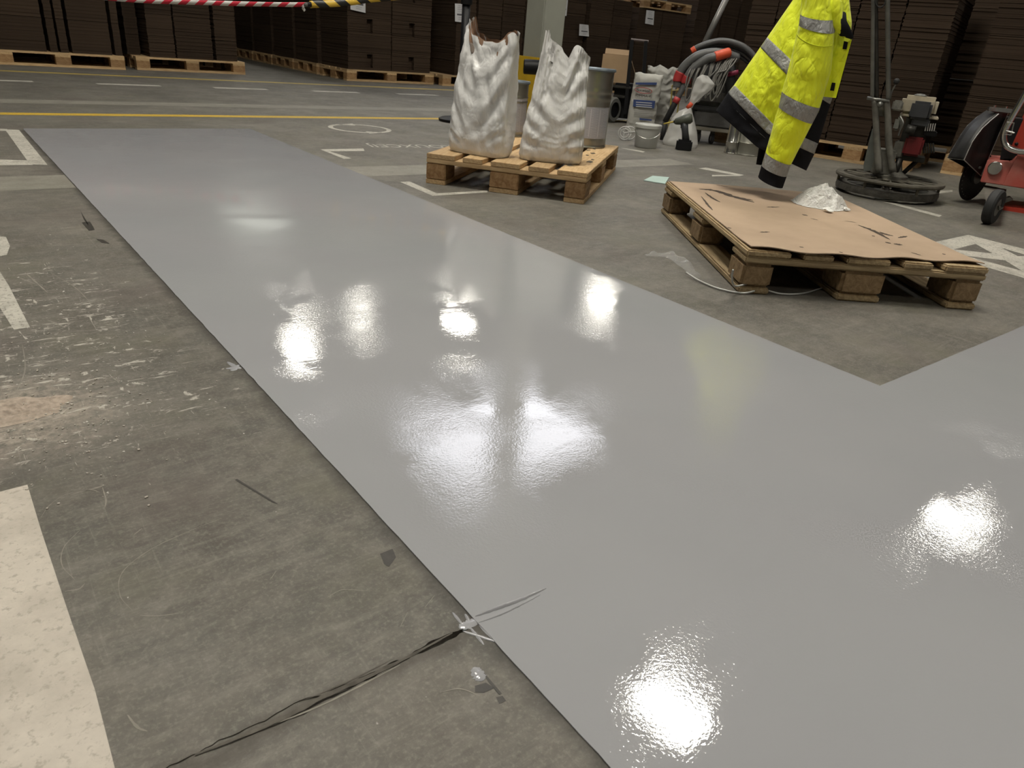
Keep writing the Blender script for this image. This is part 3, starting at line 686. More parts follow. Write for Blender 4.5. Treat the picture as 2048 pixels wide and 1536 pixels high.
def crease_at(x, s, lines):
    d = 0
    for (x0, s0), (x1, s1), w_, dep in lines:
        ax_, ay_ = x1 - x0, (s1 - s0) * 1.7; px_, py_ = x - x0, (s - s0) * 1.7; L2 = ax_ * ax_ + ay_ * ay_
        t = max(0, min(1, (px_ * ax_ + py_ * ay_) / L2)); sd = (px_ * ay_ - py_ * ax_) / math.sqrt(L2); q = math.hypot(px_ - t * ax_, py_ - t * ay_)
        fade = math.sin(PI * (.12 + .82 * t)) ** .5
        d += dep * fade * (-math.exp(-(q / w_) ** 2) + .75 * math.exp(-((q - 1.5 * w_) / w_) ** 2) * (1 if sd > 0 else .3))
    return d
def bag(name, label, c, ang, wd, dp, prof, top, lean, seed, liner=False, lines=()):
    """prof: (s, half width, half depth) ; top(x) = height of the rim at lateral x in -1..1"""
    t = thing(name, label, 'bag', c)
    ex = Vector((math.cos(ang), math.sin(ang), 0)); ey = Vector((-math.sin(ang), math.cos(ang), 0))
    def sq(a, p): return math.copysign(abs(a) ** p, a)
    def fn(u, s, inset=0.0):
        a = 2 * PI * u + PI; hw, hd_ = lerp_tab(prof, s)
        x = sq(math.cos(a), .55); y = sq(math.sin(a), .55)
        H = top(x, y); z = H * s
        px = x * hw * (1 - inset); py = y * hd_
        # side gussets pulled in towards the top, front caved in under the rim
        g = max(0, 1 - abs(y) * 1.5) * (abs(x) ** 3) * .035 * math.sin(min(1, s * 1.1) * PI * .9)
        px -= math.copysign(g, x)
        q = Vector((px, py, z)); e = min(1, s * 9)
        nn = q + Vector((seed, seed * 2, 0))
        low = max(0, 1 - abs(s - .22) / .25)
        w1 = fold(Vector((nn.x * .8, nn.y, nn.z * 1.0 + .35 * x * nn.x)), 7.5, .0085) * (.5 + .9 * s)
        w2 = fold(Vector((nn.x * 1.2, nn.y, nn.z * 3.4 - abs(x) * .5 * nn.x)), 9, .0045) * low * (.3 + abs(x))
        w3 = fold(Vector((nn.x * 2.2 + nn.z * 1.1, nn.y, nn.z * .6)), 8, .0085) * max(0, s - .45) * 1.6
        d = (w1 + w2 + w3) * e + (crease_at(x, s, lines) * e if y < -.2 else 0)
        px += d * x * .5; py += d * (y if abs(y) > .2 else y * .6)
        return c + ex * (px + lean[0] * z) + ey * (py + lean[1] * z) + Vector((0, 0, z * 1.0 + .0005))
    b = MB(); b.grid(lambda u, s: fn(u, s), 130, 110, True)
    o = len(b.v)
    # flat bottom
    b.add([c + Vector((0, 0, .0005))], []); b.f += [(i, (i + 1) % 130, o) for i in range(130)]
    b.build('sack_body', M_BAG, t, smooth=True)
    # mouth: inner lining just inside the rim
    def inner(u, s): 
        p = fn(u, 1.0 - .16 * s); m_ = c + ex * lean[0] * (p.z - c.z) + ey * lean[1] * (p.z - c.z); m_.z = p.z
        return p.lerp(m_, .10 + .10 * s) + Vector((0, 0, .002 * (1 - s)))
    b = MB(); b.grid(inner, 130, 8, True)
    b.build('lining', mat('brown_liner', (.30, .17, .10), .7, var=(25, .4)) if liner else M_BAG, t, smooth=True)
    b = MB(); 
    for i in range(130): b.v.append(inner(i / 130, 1.0)); b.uv.append((0, 0))
    mid = sum(b.v, Vector()) / 130; b.add([mid - Vector((0, 0, .03))], []); b.f += [(i, (i + 1) % 130, 130) for i in range(130)]
    b.build('fill', mat('bag_inside', (.20, .16, .13), .9), t, smooth=True)
    return t
A1 = math.radians(-52.29 - 14); A2 = math.radians(-52.29 + 10)
def top1(x, y):
    k = .525 + .03 * math.exp(-((x - .75) / .35) ** 2) - .025 * math.exp(-((x - .25) / .25) ** 2) + .010 * math.sin(9 * x) + .09 * math.exp(-((x + .85) / .14) ** 2)
    return k + (.010 if y > 0 else 0)
bag('cement_bag', 'taller white plastic bag, torn open with brown lining, on the pale pallet', p1(.212, .195), A1, .31, .16,
    [(0, (.150, .078)), (.04, (.160, .088)), (.15, (.164, .095)), (.45, (.158, .085)), (.75, (.150, .062)), (.92, (.146, .034)), (1, (.146, .024))], top1, (.035, .03), 1.3, True, [((-.85, .96), (.1, .74), .10, .010), ((.1, .74), (.55, .42), .12, .012), ((.95, .84), (.25, .66), .10, .009), ((.95, .56), (.30, .30), .13, .016), ((-.95, .62), (-.2, .50), .08, .007), ((-.6, .84), (-.75, .55), .07, .007), ((-.85, .40), (-.35, .20), .09, .010), ((.3, .30), (-.2, .16), .08, .006), ((.9, .2), (.5, .14), .06, .006), ((-.9, .16), (-.4, .10), .06, .006), ((.4, .92), (-.2, .84), .07, .006)])
def top2(x, y):
    k = .505 + .055 * max(0, (-x - .02)) - .05 * math.exp(-((x - .05) / .16) ** 2) + .028 * math.exp(-((x - .45) / .28) ** 2) - .06 * max(0, x - .65)
    return k + .03 * math.exp(-((x + .95) / .09) ** 2)
bag('cement_bag', 'shorter white plastic bag with a notched folded top on the pale pallet', p1(.563, .262), A2, .30, .16,
    [(0, (.150, .085)), (.04, (.162, .098)), (.2, (.162, .102)), (.45, (.150, .088)), (.62, (.138, .066)), (.85, (.122, .038)), (1, (.116, .02))], top2, (.055, .03), 4.7, False, [((.02, .93), (-.08, .60), .10, .014), ((-.55, .92), (-.45, .60), .09, .012), ((-.45, .60), (-.05, .48), .10, .010), ((.75, .92), (.15, .58), .12, .014), ((.95, .74), (.35, .52), .10, .010), ((-.8, .86), (-.85, .58), .07, .007), ((-.95, .48), (-.35, .38), .08, .008), ((.9, .46), (.35, .34), .08, .008), ((-.95, .32), (-.5, .26), .06, .007), ((.95, .28), (.45, .20), .07, .007), ((-.9, .16), (-.4, .13), .06, .006), ((.95, .13), (.5, .10), .05, .006), ((.2, .5), (-.1, .3), .1, .006)])

# drums on the pallet
def drum(label, c, r, h, lab0, lab1, seed, aim):
    t = thing('metal_drum', label, 'drum', c)
    m = mat('tinplate', (.50, .49, .44), .30, .9, var=(7, .25), bump=(9, .1, .002))
    prof = [(0, .004), (r - .008, .004), (r - .004, 0), (r, .006), (r - .003, .012)]
    for k in range(1, 40):
        s = k / 40; z = .012 + (h - .03) * s; bul = .006 * (math.exp(-((s - .66) / .013) ** 2) + math.exp(-((s - .74) / .013) ** 2)); prof.append((r - .003 + bul, z))
    prof += [(r - .003, h - .012)]
    MB().lathe(prof, c, 56).build('shell', m, t, smooth=True, angle=.8)
    rim = mat('blue_grey_rim', (.16, .19, .22), .4, .4)
    MB().lathe([(r - .012, h - .016), (r + .004, h - .016), (r + .007, h - .008), (r + .004, h), (r - .006, h), (r - .012, h - .006), (0, h - .008)], c, 56).build('lid', rim, t, smooth=True, angle=.6)
    lm = printed('drum_label_print', (.42, .42, .46), (.30, .30, .35), 8, 26)
    MB().lathe([(r - .0015, lab0), (r - .0015, lab1)], c, 40, a0=aim - 1.25, a1=aim + 1.25).build('label', lm, t, smooth=True)
    for k in (-.62, -.2, .22, .64):
        MB().lathe([(r - .0008, lab0 + .01), (r - .0008, lab1 - .01)], c, 2, a0=aim + k - .02, a1=aim + k + .02).build('label_rule', mat('label_rule_paper', (.52, .52, .56), .5), t)
    MB().tube(bez([c + Vector((math.cos(aim + s) * (r + .012 + .012 * math.sin((s + 1.5) / .5 * PI)), math.sin(aim + s) * (r + .012), h * .70 - .07 * math.sin((s + 1.5) / .5 * PI))) for s in (-1.5, -1.35, -1.2, -1.0)], 6), .003, 6).build('handle', M_CHROME, t, smooth=True)
    return t
toCam = lambda p: math.atan2(-p.y, -p.x)
d1 = p1(.600, 1.028); drum('large tinplate drum with lid behind the notched bag on the pale pallet', d1, .138, .428, .055, .225, 1, toCam(d1))
d2 = p1(.13, 1.085); drum('small tinplate drum standing between the two bags at the pallet rear', d2, .098, .315, .03, .225, 2, toCam(d2))

# chipped paint marks on the right board of the pale pallet
for i in range(9):
    x, y = .665 + R.random() * .11, .15 + i * .105 + R.random() * .05; s = R.uniform(.012, .03)
    pts = [p1(x + s * math.cos(a) * R.uniform(.3, 1), y + 1.7 * s * math.sin(a) * R.uniform(.4, 1), .1448) for a in [k * PI / 4 for k in range(8)]]
    q = [o for o in bpy.data.objects if o.name == 'pallet'][0]
    ob = MB().prism(pts, (0, 0, .0006)).build('stain', mat('dark_stain', (.10, .08, .055), .8))
    ob.parent = q; ob.matrix_parent_inverse = (Matrix.Translation(P1O) @ Matrix.Rotation(P1A, 4, 'Z')).inverted()

# ================================================================ CARDBOARD SHEET, RAG, STRAP
M_SHEET = cardboard('cardboard_sheet', (.43, .32, .228))
def sheet_pt(a, r, dz=0):
    x = .012 + a * .786; y = .012 + r * 1.165 - .02 * math.sin(a * 5) * (1 - r)
    z = .1462 + .0035 * math.sin(a * 22) * max(0, 1 - r * 6) + .004 * max(0, 1 - r * 9) + .006 * max(0, r - .9) * 10 * (a * (1 - a) * 2) + .0012 * noise.noise(Vector((x * 5, y * 5, 0)))
    return p2(x, y, z + dz)
cs = thing('cardboard_sheet', 'scuffed brown cardboard sheet lying over the old pallet', 'cardboard', p2(.4, .6))
b = MB(); b.grid(lambda a, r: sheet_pt(a, r, .003), 46, 46); b.grid(lambda a, r: sheet_pt(a, r, 0), 46, 46)
n = 47
ring = [i for i in range(n)] + [j * n + n - 1 for j in range(1, n)] + [(n - 1) * n + i for i in range(n - 2, -1, -1)] + [j * n for j in range(n - 2, 0, -1)]
b.f += [(ring[i], ring[(i + 1) % len(ring)], ring[(i + 1) % len(ring)] + n * n, ring[i] + n * n) for i in range(len(ring))]
b.build('sheet', M_SHEET, cs, smooth=True, angle=.5)
M_SCUFF = mat('torn_scuff', (.085, .06, .042), .9, var=(40, .5))
def p2inv(p):
    d = Vector((p.x - P2O.x, p.y - P2O.y)); c, s = math.cos(P2A), math.sin(P2A); return d.x * c + d.y * s, -d.x * s + d.y * c
def scuff(pts, wd, seed):
    path = bez([FL(u, v, .150) for u, v in pts], 8); nn = len(path); vs = []
    for i, p in enumerate(path):
        t = (path[min(i + 1, nn - 1)] - path[max(i - 1, 0)]).normalized(); sd = Vector((-t.y, t.x, 0)); e = math.sin(PI * (i + .3) / (nn - .4)) ** .6 if nn > 1 else 1
        for s in (-1, 1):
            q = p + sd * s * wd * e * (1 + .8 * noise.noise(Vector((i * .9, seed, s)))); x, y = p2inv(q)
            vs.append(sheet_pt((x - .012) / .786, (y - .012) / 1.165, .0036))
    MB().add(vs, [(2 * i, 2 * i + 1, 2 * i + 3, 2 * i + 2) for i in range(nn - 1)]).build('scuff_mark', M_SCUFF, cs)
for i, (pts, wd) in enumerate([([(1398, 378), (1430, 381), (1465, 392), (1508, 404)], .012), ([(1410, 385), (1425, 396), (1440, 404)], .004), ([(1432, 371), (1456, 374)], .003), ([(1470, 393), (1505, 400)], .008), ([(1532, 413), (1558, 413)], .004),
        ([(1718, 451), (1750, 463), (1782, 480)], .006), ([(1762, 465), (1775, 470), (1790, 473)], .006), ([(1800, 477), (1818, 474)], .004), ([(1790, 489), (1808, 491)], .006), ([(1772, 485), (1784, 488)], .005), ([(1745, 472), (1752, 473)], .004),
        ([(1604, 428), (1614, 431)], .006), ([(1518, 463), (1537, 462)], .003), ([(1620, 436), (1636, 440)], .003), ([(1690, 442), (1716, 446)], .002), ([(1825, 506), (1846, 512)], .003), ([(1595, 490), (1603, 492)], .004), ([(1672, 504), (1680, 505)], .004), ([(1890, 512), (1897, 513)], .005), ([(1455, 455), (1462, 457)], .004), ([(1402, 392), (1416, 410), (1425, 420)], .003)]):
    scuff(pts, wd * 1.7, i)
def rag():
    c = FL(1643, 412, .150); t = thing('cleaning_rag', 'crumpled white cleaning rag on the brown cardboard sheet', 'rag', c)
    vr = Vector((c.x, c.y, 0)).normalized(); hr = Vector((vr.y, -vr.x, 0))
    def fn(u, s):
        a = 2 * PI * u; d = Vector((math.cos(a), math.sin(a), 0)); 
        rad = 1 + .28 * noise.noise(d * 1.6 + Vector((3, 1, 0))) + .13 * noise.noise(d * 5)
        x = (.128 * math.cos(a) - .012) * s * rad; y = .080 * s * rad * math.sin(a)
        q = Vector((x, y, s))
        hgt = .060 * (1 - s ** 1.4) * (1 - .25 * (x / .11)) + .018 * max(0, 1 - s)
        f1 = 1 - abs(noise.noise(Vector((x * 17, y * 17, 4)))) * 2.4; f2 = 1 - abs(noise.noise(Vector((x * 42 + 5, y * 42, 1)))) * 2.2
        hgt += (.017 * f1 + .008 * f2) * (1 - s ** 4) * (.35 + .65 * min(1, (1 - s) * 4)) - .006
        return c + hr * x + vr * y + Vector((0, 0, max(.0012, hgt)))
    b = MB(); b.grid(fn, 110, 40, True); b.build('cloth', creased('white_rag', (.78, .77, .73), .85, 20, .45, .009, (1, 1, 1)), t, smooth=True)
    for (u, v, a, l) in ((1606, 400, 2.9, .05), (1692, 421, -.3, .028), (1655, 423, -1.0, .045)):
        o = FL(u, v, .152); d = hr * math.cos(a) + vr * math.sin(a); e = Vector((-d.y, d.x, 0))
        MB().grid(lambda x, y: o + d * l * (y - .4) + e * l * .9 * (x - .5) * (1 - .5 * y) + Vector((0, 0, .004 + .010 * (1 - abs(noise.noise(Vector((x * 3, y * 2, u))) * 2)) * (1 - y) + .001)), 10, 8).build('corner', MATS['white_rag'], t, smooth=True, solid=.0015)
rag()
# clear strap and film in front of the old pallet
st = thing('packing_strap', 'loose white packing strap with a shred of clear film beside the old pallet', 'strap', FL(1480, 590))
M_STRAP = mat('white_strap', (.58, .58, .55), .35, trans=.15)
MB().tube(bez([FL(1372, 545, .012), FL(1400, 562, .006), FL(1440, 578, .005), FL(1490, 586, .006), FL(1522, 574, .018), FL(1528, 560, .03), FL(1500, 566, .03), FL(1470, 572, .03), FL(1464, 556, .07), FL(1466, 540, .11)], 8), .0032, 6).build('strap', M_STRAP, st, smooth=True)
MB().tube(bez([FL(1520, 562, .03), FL(1530, 578, .012), FL(1565, 588, .004), FL(1610, 586, .004), FL(1655, 572, .004)], 8), .003, 6).build('strap', M_STRAP, st, smooth=True)
film = [(1288, 512, .012), (1325, 513, .02), (1352, 518, .035), (1368, 530, .03), (1385, 548, .012), (1400, 560, .004)]
fp = bez([FL(u, v) for u, v, _ in film], 8); fw = [lerp_tab([(i / 5, f[2]) for i, f in enumerate(film)], k / (len(fp) - 1)) for k in range(len(fp))]
def filmfn(a, r):
    i = min(len(fp) - 2, int(r * (len(fp) - 1))); p = fp[i].lerp(fp[i + 1], r * (len(fp) - 1) - i); t = (fp[i + 1] - fp[i]).normalized(); sd = Vector((-t.y, t.x, 0))
    q = p + sd * (a - .5) * 2 * fw[i]
    return q + Vector((0, 0, .003 + .022 * max(0, .5 + noise.noise(q * 28)) * math.sin(a * PI)))
def film_mat():
    k = NT('clear_film'); k.col((.8, .8, .8)); k.b.inputs['Roughness'].default_value = .12
    k.b.inputs['Alpha'].default_value = .17; MATS['clear_film'] = k.m; return k.m
M_FILM = film_mat()
MB().grid(filmfn, 14, 50).build('film', M_FILM, st, smooth=True)
# pale green sheet on the floor behind
gs = [FL(1287, 362), FL(1305, 353), FL(1338, 356), FL(1330, 369)]
tag(MB().prism([p + Vector((0, 0, .001)) for p in gs], (0, 0, .004)).build('green_card', mat('pale_green_card', (.42, .55, .50), .6, var=(12, .15))), 'pale green card lying on the floor behind the old pallet', 'card')

# ================================================================ JACKET
JP = RT(1600, 150, 3.0)
M_HV = creased('hi_vis_yellow', (.84, .93, .012), .75, 9, .55, .010, (1, 1, .5))
M_HV.node_tree.nodes['Principled BSDF'].inputs['Sheen Weight'].default_value = .2
M_JB = mat('black_cloth', (.005, .005, .007), .85, bump=(30, .4, .004), spec=.2)
M_REFL = creased('reflective_tape', (.30, .30, .285), .38, 16, .6, .006)
jk = thing('safety_jacket', 'yellow and black high visibility jacket with silver bands hanging from the machine handle', 'jacket', (JP.x, JP.y, .95))
JL = [(0, (1632, -70)), (.2, (1592, -8)), (.42, (1535, 75)), (.5, (1521, 95)), (.78, (1469, 170)), (.87, (1456, 186)), (1, (1432, 222))]
JR = [(0, (1690, -70)), (.2, (1703, 45)), (.30, (1699, 92)), (.42, (1668, 185)), (.5, (1660, 209)), (.78, (1636, 287)), (.87, (1628, 308)), (1, (1612, 341))]
def body(s, ph, off=0.0):
    l, r = lerp_tab(JL, s), lerp_tab(JR, s); k = (1 - math.cos(ph)) / 2
    u, v = l[0] + (r[0] - l[0]) * k, l[1] + (r[1] - l[1]) * k; sn = math.sin(ph)
    dr = lerp_tab([(0, 0), (.4, 6), (.5, 14), (.78, 24), (.87, 25), (1, 18)], s)
    v += dr * min(k / .46, (1 - k) / .54) if sn > 0 else 0
    hw = math.hypot(r[0] - l[0], r[1] - l[1]) / 2 / F_PX * 3
    rad = hw * lerp_tab([(0, .5), (.3, .7), (1, .55)], s)
    q = Vector((u * .012, v * .012, ph))
    wr = .016 * noise.noise(Vector((u * .022 + 4, v * .010, ph * .8))) + .006 * (1 - 2 * abs(noise.noise(Vector((u * .05, v * .03, 7)))))
    return UP(u, v, JP, -sn * (rad + wr + off) - (wr * .3))
def bpatch(name, m, s0, s1, a0, a1, off, nu=60, nv=30):
    return MB().grid(lambda x, y: body(s0 + (s1 - s0) * y, a0 + (a1 - a0) * x, off), nu, nv).build(name, m, jk, smooth=True, solid=.003)
SP = 1.85       # side seam: yellow left of it between the bands, black right of it
bpatch('body_panel', M_HV, 0, .44, 0, PI, 0); bpatch('body_panel', M_HV, .44, .84, 0, SP, 0)
bpatch('body_panel', M_HV, 0, .84, PI, 2 * PI, 0)
bpatch('lower_panel', M_JB, .44, .84, SP, PI, .001); bpatch('lower_panel', M_JB, .82, 1, 0, PI, .001); bpatch('lower_panel', M_JB, .82, 1, PI, 2 * PI, .001)
bpatch('lining', M_JB, .05, .985, 0, 2 * PI, -.012, 80, 30)
for s0, s1 in ((.42, .5), (.78, .87)):
    bpatch('reflective_band', M_REFL, s0, s1, 0, PI, .003, 60, 6); bpatch('reflective_band', M_REFL, s0, s1, PI, 2 * PI, .003, 60, 6)
# sleeve
SL = [(0, (1640, -75, 30)), (.18, (1636, 5, 33)), (.28, (1634, 55, 36)), (.45, (1622, 130, 41)), (.62, (1600, 205, 40)), (.75, (1578, 262, 33)), (.88, (1556, 318, 27)), (1, (1541, 364, 26))]
def sleeve(s, ph, off=0.0, ext=0):
    u, v, h = lerp_tab(SL, s); u2, v2, _ = lerp_tab(SL, min(1, s + .03)); u1, v1, _ = lerp_tab(SL, max(0, s - .03))
    du, dv = u2 - u1, v2 - v1; l = math.hypot(du, dv); du, dv = du / l, dv / l
    # cross direction slopes down to the right as on the photographed tapes
    cu, cv = -dv * -1, -du
    k = -math.cos(ph); cu, cv = dv, -du + .10
    wr = .09 * noise.noise(Vector((u * .03, v * .03, math.cos(ph) * 1.2 + 3))) + .05 * (1 - 2 * abs(noise.noise(Vector((s * 9 + math.cos(ph) * 1.5, 2, math.sin(ph))))))
    hh = h * (1 + .10 * wr)
    sn = math.sin(ph); hm = h / F_PX * 3
    drop = 7 * sn if sn > 0 else 0
    return UP(u + cu * k * hh, v + cv * k * hh + drop, JP, -.115 - lerp_tab([(0, -.05), (.3, 0), (1, .02)], s) - sn * (hm * .72 + off) - wr * .10)
def spatch(name, m, s0, s1, off, nv=30, a1=2 * PI): return MB().grid(lambda x, y: sleeve(s0 + (s1 - s0) * y, a1 * x, off), 48, nv, a1 > 6).build(name, m, jk, smooth=True, solid=.003 if a1 < 6 else 0)
spatch('sleeve', M_HV, 0, .955, 0, 60); spatch('cuff', M_JB, .93, 1.0, .0015, 8)
MB().grid(lambda x, y: sleeve(.998, 2 * PI * x).lerp(sleeve(.998, 0).lerp(sleeve(.998, PI), .5), y), 32, 4, True).build('cuff_lining', M_JB, jk, smooth=True)
for s0, s1 in ((.235, .285), (.605, .675), (.875, .94)): spatch('reflective_band', M_REFL, s0, s1, .0035, 5)
# seam on the sleeve, front flap with hook patches, collar
def strip_on(fn, pts, wd, m, name, off):
    path = [fn(s, a, off) for s, a in pts]; MB().tube(path, wd, 5).build(name, m, jk, smooth=True)
strip_on(sleeve, [(.325 + .02 * math.sin(k / 12 * PI), k / 12 * PI) for k in range(13)], .0016, mat('yellow_seam', (.55, .62, .01), .8), 'seam', .001)
strip_on(body, [(.91 + 0 * k, .2 + k * .12) for k in range(12)], .0012, mat('dark_seam', (.06, .06, .06), .8), 'seam', .002)
def jquad(name, px, dy, m, th=.004):
    pts = [UP(u, v, JP, dy) for u, v in px]; n = Vector((JP.x, JP.y, 0)).normalized()
    MB().prism(pts, n * th).build(name, m, jk)
jquad('front_flap', [(1672, 100), (1704, 78), (1672, 196), (1636, 192)], -.10, M_HV, .006)
jquad('hook_patch', [(1688, 82), (1696, 84), (1693, 99), (1685, 98)], -.106, M_JB)
jquad('hook_patch', [(1664, 165), (1671, 166), (1668, 182), (1660, 181)], -.106, M_JB)
MB().tube([UP(1531, 268, JP, -.03), UP(1525, 300, JP, -.03), UP(1519, 329, JP, -.03)], [.016, .017, .015], 12).build('cuff', M_JB, jk, smooth=True, angle=.8)
MB().tube([UP(1686, 28, JP, -.08), UP(1679, 46, JP, -.11), UP(1690, 63, JP, -.11), UP(1705, 76, JP, -.10)], [.012, .026, .022, .006], 12).build('collar', M_JB, jk, smooth=True)
MB().tube([UP(1668, -30, JP, -.08), UP(1672, 10, JP, -.11), UP(1673, 50, JP, -.12), UP(1690, 75, JP, -.11)], [.03, .028, .02, .004], 12).build('collar', M_HV, jk, smooth=True)

# ================================================================ POWER TROWEL
TC = Vector((4.66, 2.13, 0)); tv = Vector((TC.x, TC.y, 0)).normalized(); tr = Vector((tv.y, -tv.x, 0))
def TP(u, v, dy=0): return UP(u, v, TC, dy)
tw = thing('power_trowel', 'dusty walk-behind troweling machine with ring guard and small petrol engine', 'machine', TC)
M_DUSTY = mat('dusty_grey_metal', (.20, .19, .16), .6, .35, var=(18, .5), bump=(45, .4, .003))
M_RING = mat('ring_metal', (.15, .135, .105), .65, .4, var=(14, .5), bump=(40, .5, .004))
def ringprof(r0, r1, z0, z1): return [(r0, z0), (r1, z0), (r1 + .004, (z0 + z1) / 2), (r1, z1), (r0, z1), (r0 - .004, (z0 + z1) / 2), (r0, z0)]
MB().lathe(ringprof(.268, .308, .092, .112), TC, 64).build('guard_ring', M_RING, tw, smooth=True, angle=.6)
MB().lathe(ringprof(.08, .115, .094, .110), TC, 40).build('inner_ring', M_RING, tw, smooth=True, angle=.6)
for k in range(16):
    a = k * PI / 8 + .1; d = Vector((math.cos(a), math.sin(a), 0)); MB().tube([TC + d * .11 + Vector((0, 0, .102)), TC + d * .272 + Vector((0, 0, .102))], .007, 6).build('spoke', M_RING, tw)
MB().lathe(ringprof(.235, .292, .018, .058), TC, 64).build('lower_ring', mat('caked_steel', (.085, .078, .065), .8, .2, var=(30, .5), bump=(35, .8, .008)), tw, smooth=True, angle=.6)
for k in range(4):
    a = k * PI / 2 + .5; d = Vector((math.cos(a), math.sin(a), 0)); e = Vector((-d.y, d.x, 0))
    MB().prism([TC + d * .07 - e * .06, TC + d * .28 - e * .06, TC + d * .28 + e * .06 + Vector((0, 0, .012)), TC + d * .07 + e * .06 + Vector((0, 0, .012))], (0, 0, .004)).build('blade', M_STEEL, tw)
    MB().tube([TC + d * .03 + Vector((0, 0, .05)), TC + d * .27 + Vector((0, 0, .04))], .014, 8).build('blade_arm', M_DARKMET, tw)
for k in range(6):
    a = k * PI / 3; d = Vector((math.cos(a), math.sin(a), 0)); MB().tube([TC + d * .286 + Vector((0, 0, .05)), TC + d * .286 + Vector((0, 0, .10))], .009, 8).build('ring_post', M_RING, tw)
def frame_box(u0, v0, u1, v1, dy, dep, bev, name, m):
    """upright box spanning the given outline at its near face"""
    a, bb, c_ = TP(u0, v1, dy), TP(u1, v1, dy), TP(u0, v0, dy)
    wdt = abs((bb - a).dot(tr)); hgt = c_.z - a.z; c = (a + bb) / 2
    c = TP((u0 + u1) / 2, (v0 + v1) / 2, dy) + tv * dep / 2
    return rbox(c, (wdt, dep, hgt), bev, name, m, tw, Matrix.Rotation(math.atan2(tr.y, tr.x), 3, 'Z'))
frame_box(1746, 300, 1788, 352, -.09, .16, .012, 'gearbox', M_DUSTY)
MB().lathe([(.10, .10), (.10, .125), (.06, .15), (.045, .2), (0, .2)], TC, 28).build('gear_foot', M_DUSTY, tw, smooth=True, angle=.6)
for u, ub in ((1752, 1758), (1776, 1786)):
    MB().tube(bez([TP(u - 3, 200, -.10), TP(u, 240, -.10), TP(u + 2, 290, -.11), TP(ub, 345, -.13)], 6), [.017 + .004 * (i / 18) for i in range(19)], 10).build('bracket_leg', M_DUSTY, tw, smooth=True)
MB().prism([TP(1744, 258, -.06), TP(1754, 262, -.06), TP(1748, 340, -.06), TP(1727, 343, -.06), TP(1727, 330, -.06)], tv * .03).build('side_shield', mat('pale_shield', (.17, .18, .16), .6, .2, var=(9, .4)), tw)
MB().prism([TP(1743, 203, -.085), TP(1778, 207, -.085), TP(1775, 234, -.085), TP(1747, 231, -.085)], tv * .02).build('bracket_plate', M_DUSTY, tw, bevel=.004)
MB().tube([TP(1734, 196, -.11), TP(1778, 203, -.11)], .010, 10).build('cross_bar', M_STEEL, tw, smooth=True)
MB().lathe([(0, 0), (.014, 0), (.016, .008), (.01, .016), (0, .018)], TP(1760, 209, -.125), 12, axis=-tv).build('wing_bolt', M_STEEL, tw, smooth=True)
# handle: two tubes rise, bend towards the operator and end in a cross grip
hp0 = [(1743, 197, 0), (1743, 100, 0), (1741, 2, 0)]
J0 = UP(1648, -52, JP, .02)
def pole(u0, u1, r, dx):
    a = TP(u0, 199, -.10); bb = TP(u1, 0, -.14); d = (bb - a).normalized(); c1 = bb + d * .10; e = J0 + tr * dx + Vector((0, 0, .0))
    return MB().tube(bez([a, a.lerp(bb, .5), bb, c1, c1.lerp(e, .12) + Vector((0, 0, .06)), c1.lerp(e, .6) + Vector((0, 0, .04)), e], 8), r, 10)
pole(1745, 1747, .0125, .02).build('handle_tube', M_STEEL, tw, smooth=True)
pole(1754, 1752, .0105, .03).build('handle_tube', M_DARKMET, tw, smooth=True)
pole(1777, 1775, .0135, .10).build('handle_tube', M_STEEL, tw, smooth=True)
MB().tube([J0 - tr * .06, J0 + tr * .30], .014, 12).build('hand_grip', M_RUB, tw, smooth=True)
MB().tube(bez([TP(1750, -20, -.14), TP(1751, 6, -.15), TP(1760, 15, -.15), TP(1770, 6, -.15), TP(1770, -20, -.14)], 8), .004, 6).build('throttle_cable', M_RUB, tw, smooth=True)
MB().tube(bez([TP(1780, 200, -.08), TP(1783, 185, -.08), TP(1789, 173, -.08), TP(1793, 164, -.08)], 5), .0045, 8).build('lever', M_STEEL, tw, smooth=True)
MB().lathe([(0, -.017)] + [(.017 * math.cos(k * PI / 10 - PI / 2), .017 * math.sin(k * PI / 10 - PI / 2)) for k in range(1, 10)] + [(0, .017)], TP(1793, 163, -.08), 14).build('lever_knob', M_RUB, tw, smooth=True)
# engine
M_CREAM = mat('cream_tank', (.50, .44, .33), .45, var=(12, .3))
M_FILT = mat('charcoal_cover', (.045, .047, .052), .45, var=(15, .3))
eng = frame_box(1803, 226, 1852, 312, -.02, .20, .01, 'engine_block', M_DARKMET)
ftk = frame_box(1800, 193, 1876, 233, -.01, .20, .022, 'fuel_tank', M_CREAM)
frame_box(1798, 231, 1878, 236, -.015, .21, .003, 'tank_flange', M_CREAM)
MB().lathe([(0, 0), (.034, 0), (.036, .012), (.02, .02), (0, .022)], TP(1840, 195, .06), 20).build('fuel_cap', M_STEEL, ftk, smooth=True, angle=.6)
frame_box(1820, 203, 1863, 240, -.085, .08, .014, 'air_filter', M_FILT); frame_box(1822, 238, 1860, 254, -.07, .06, .008, 'filter_base', M_FILT)
frame_box(1807, 274, 1846, 313, -.07, .16, .012, 'red_shroud', mat('dark_red_paint', (.16, .008, .010), .5, var=(14, .5)))
frame_box(1788, 235, 1803, 262, -.06, .07, .012, 'muffler', mat('grey_muffler', (.30, .30, .27), .55, .4, var=(20, .3)))
frame_box(1784, 201, 1806, 222, -.06, .06, .008, 'carburettor', mat('dirty_alloy', (.34, .33, .30), .5, .5, var=(40, .5)))
MB().tube([TP(1812, 258, -.07), TP(1830, 262, -.07)], .028, 14).build('exhaust_stub', M_DARKMET, tw, smooth=True)
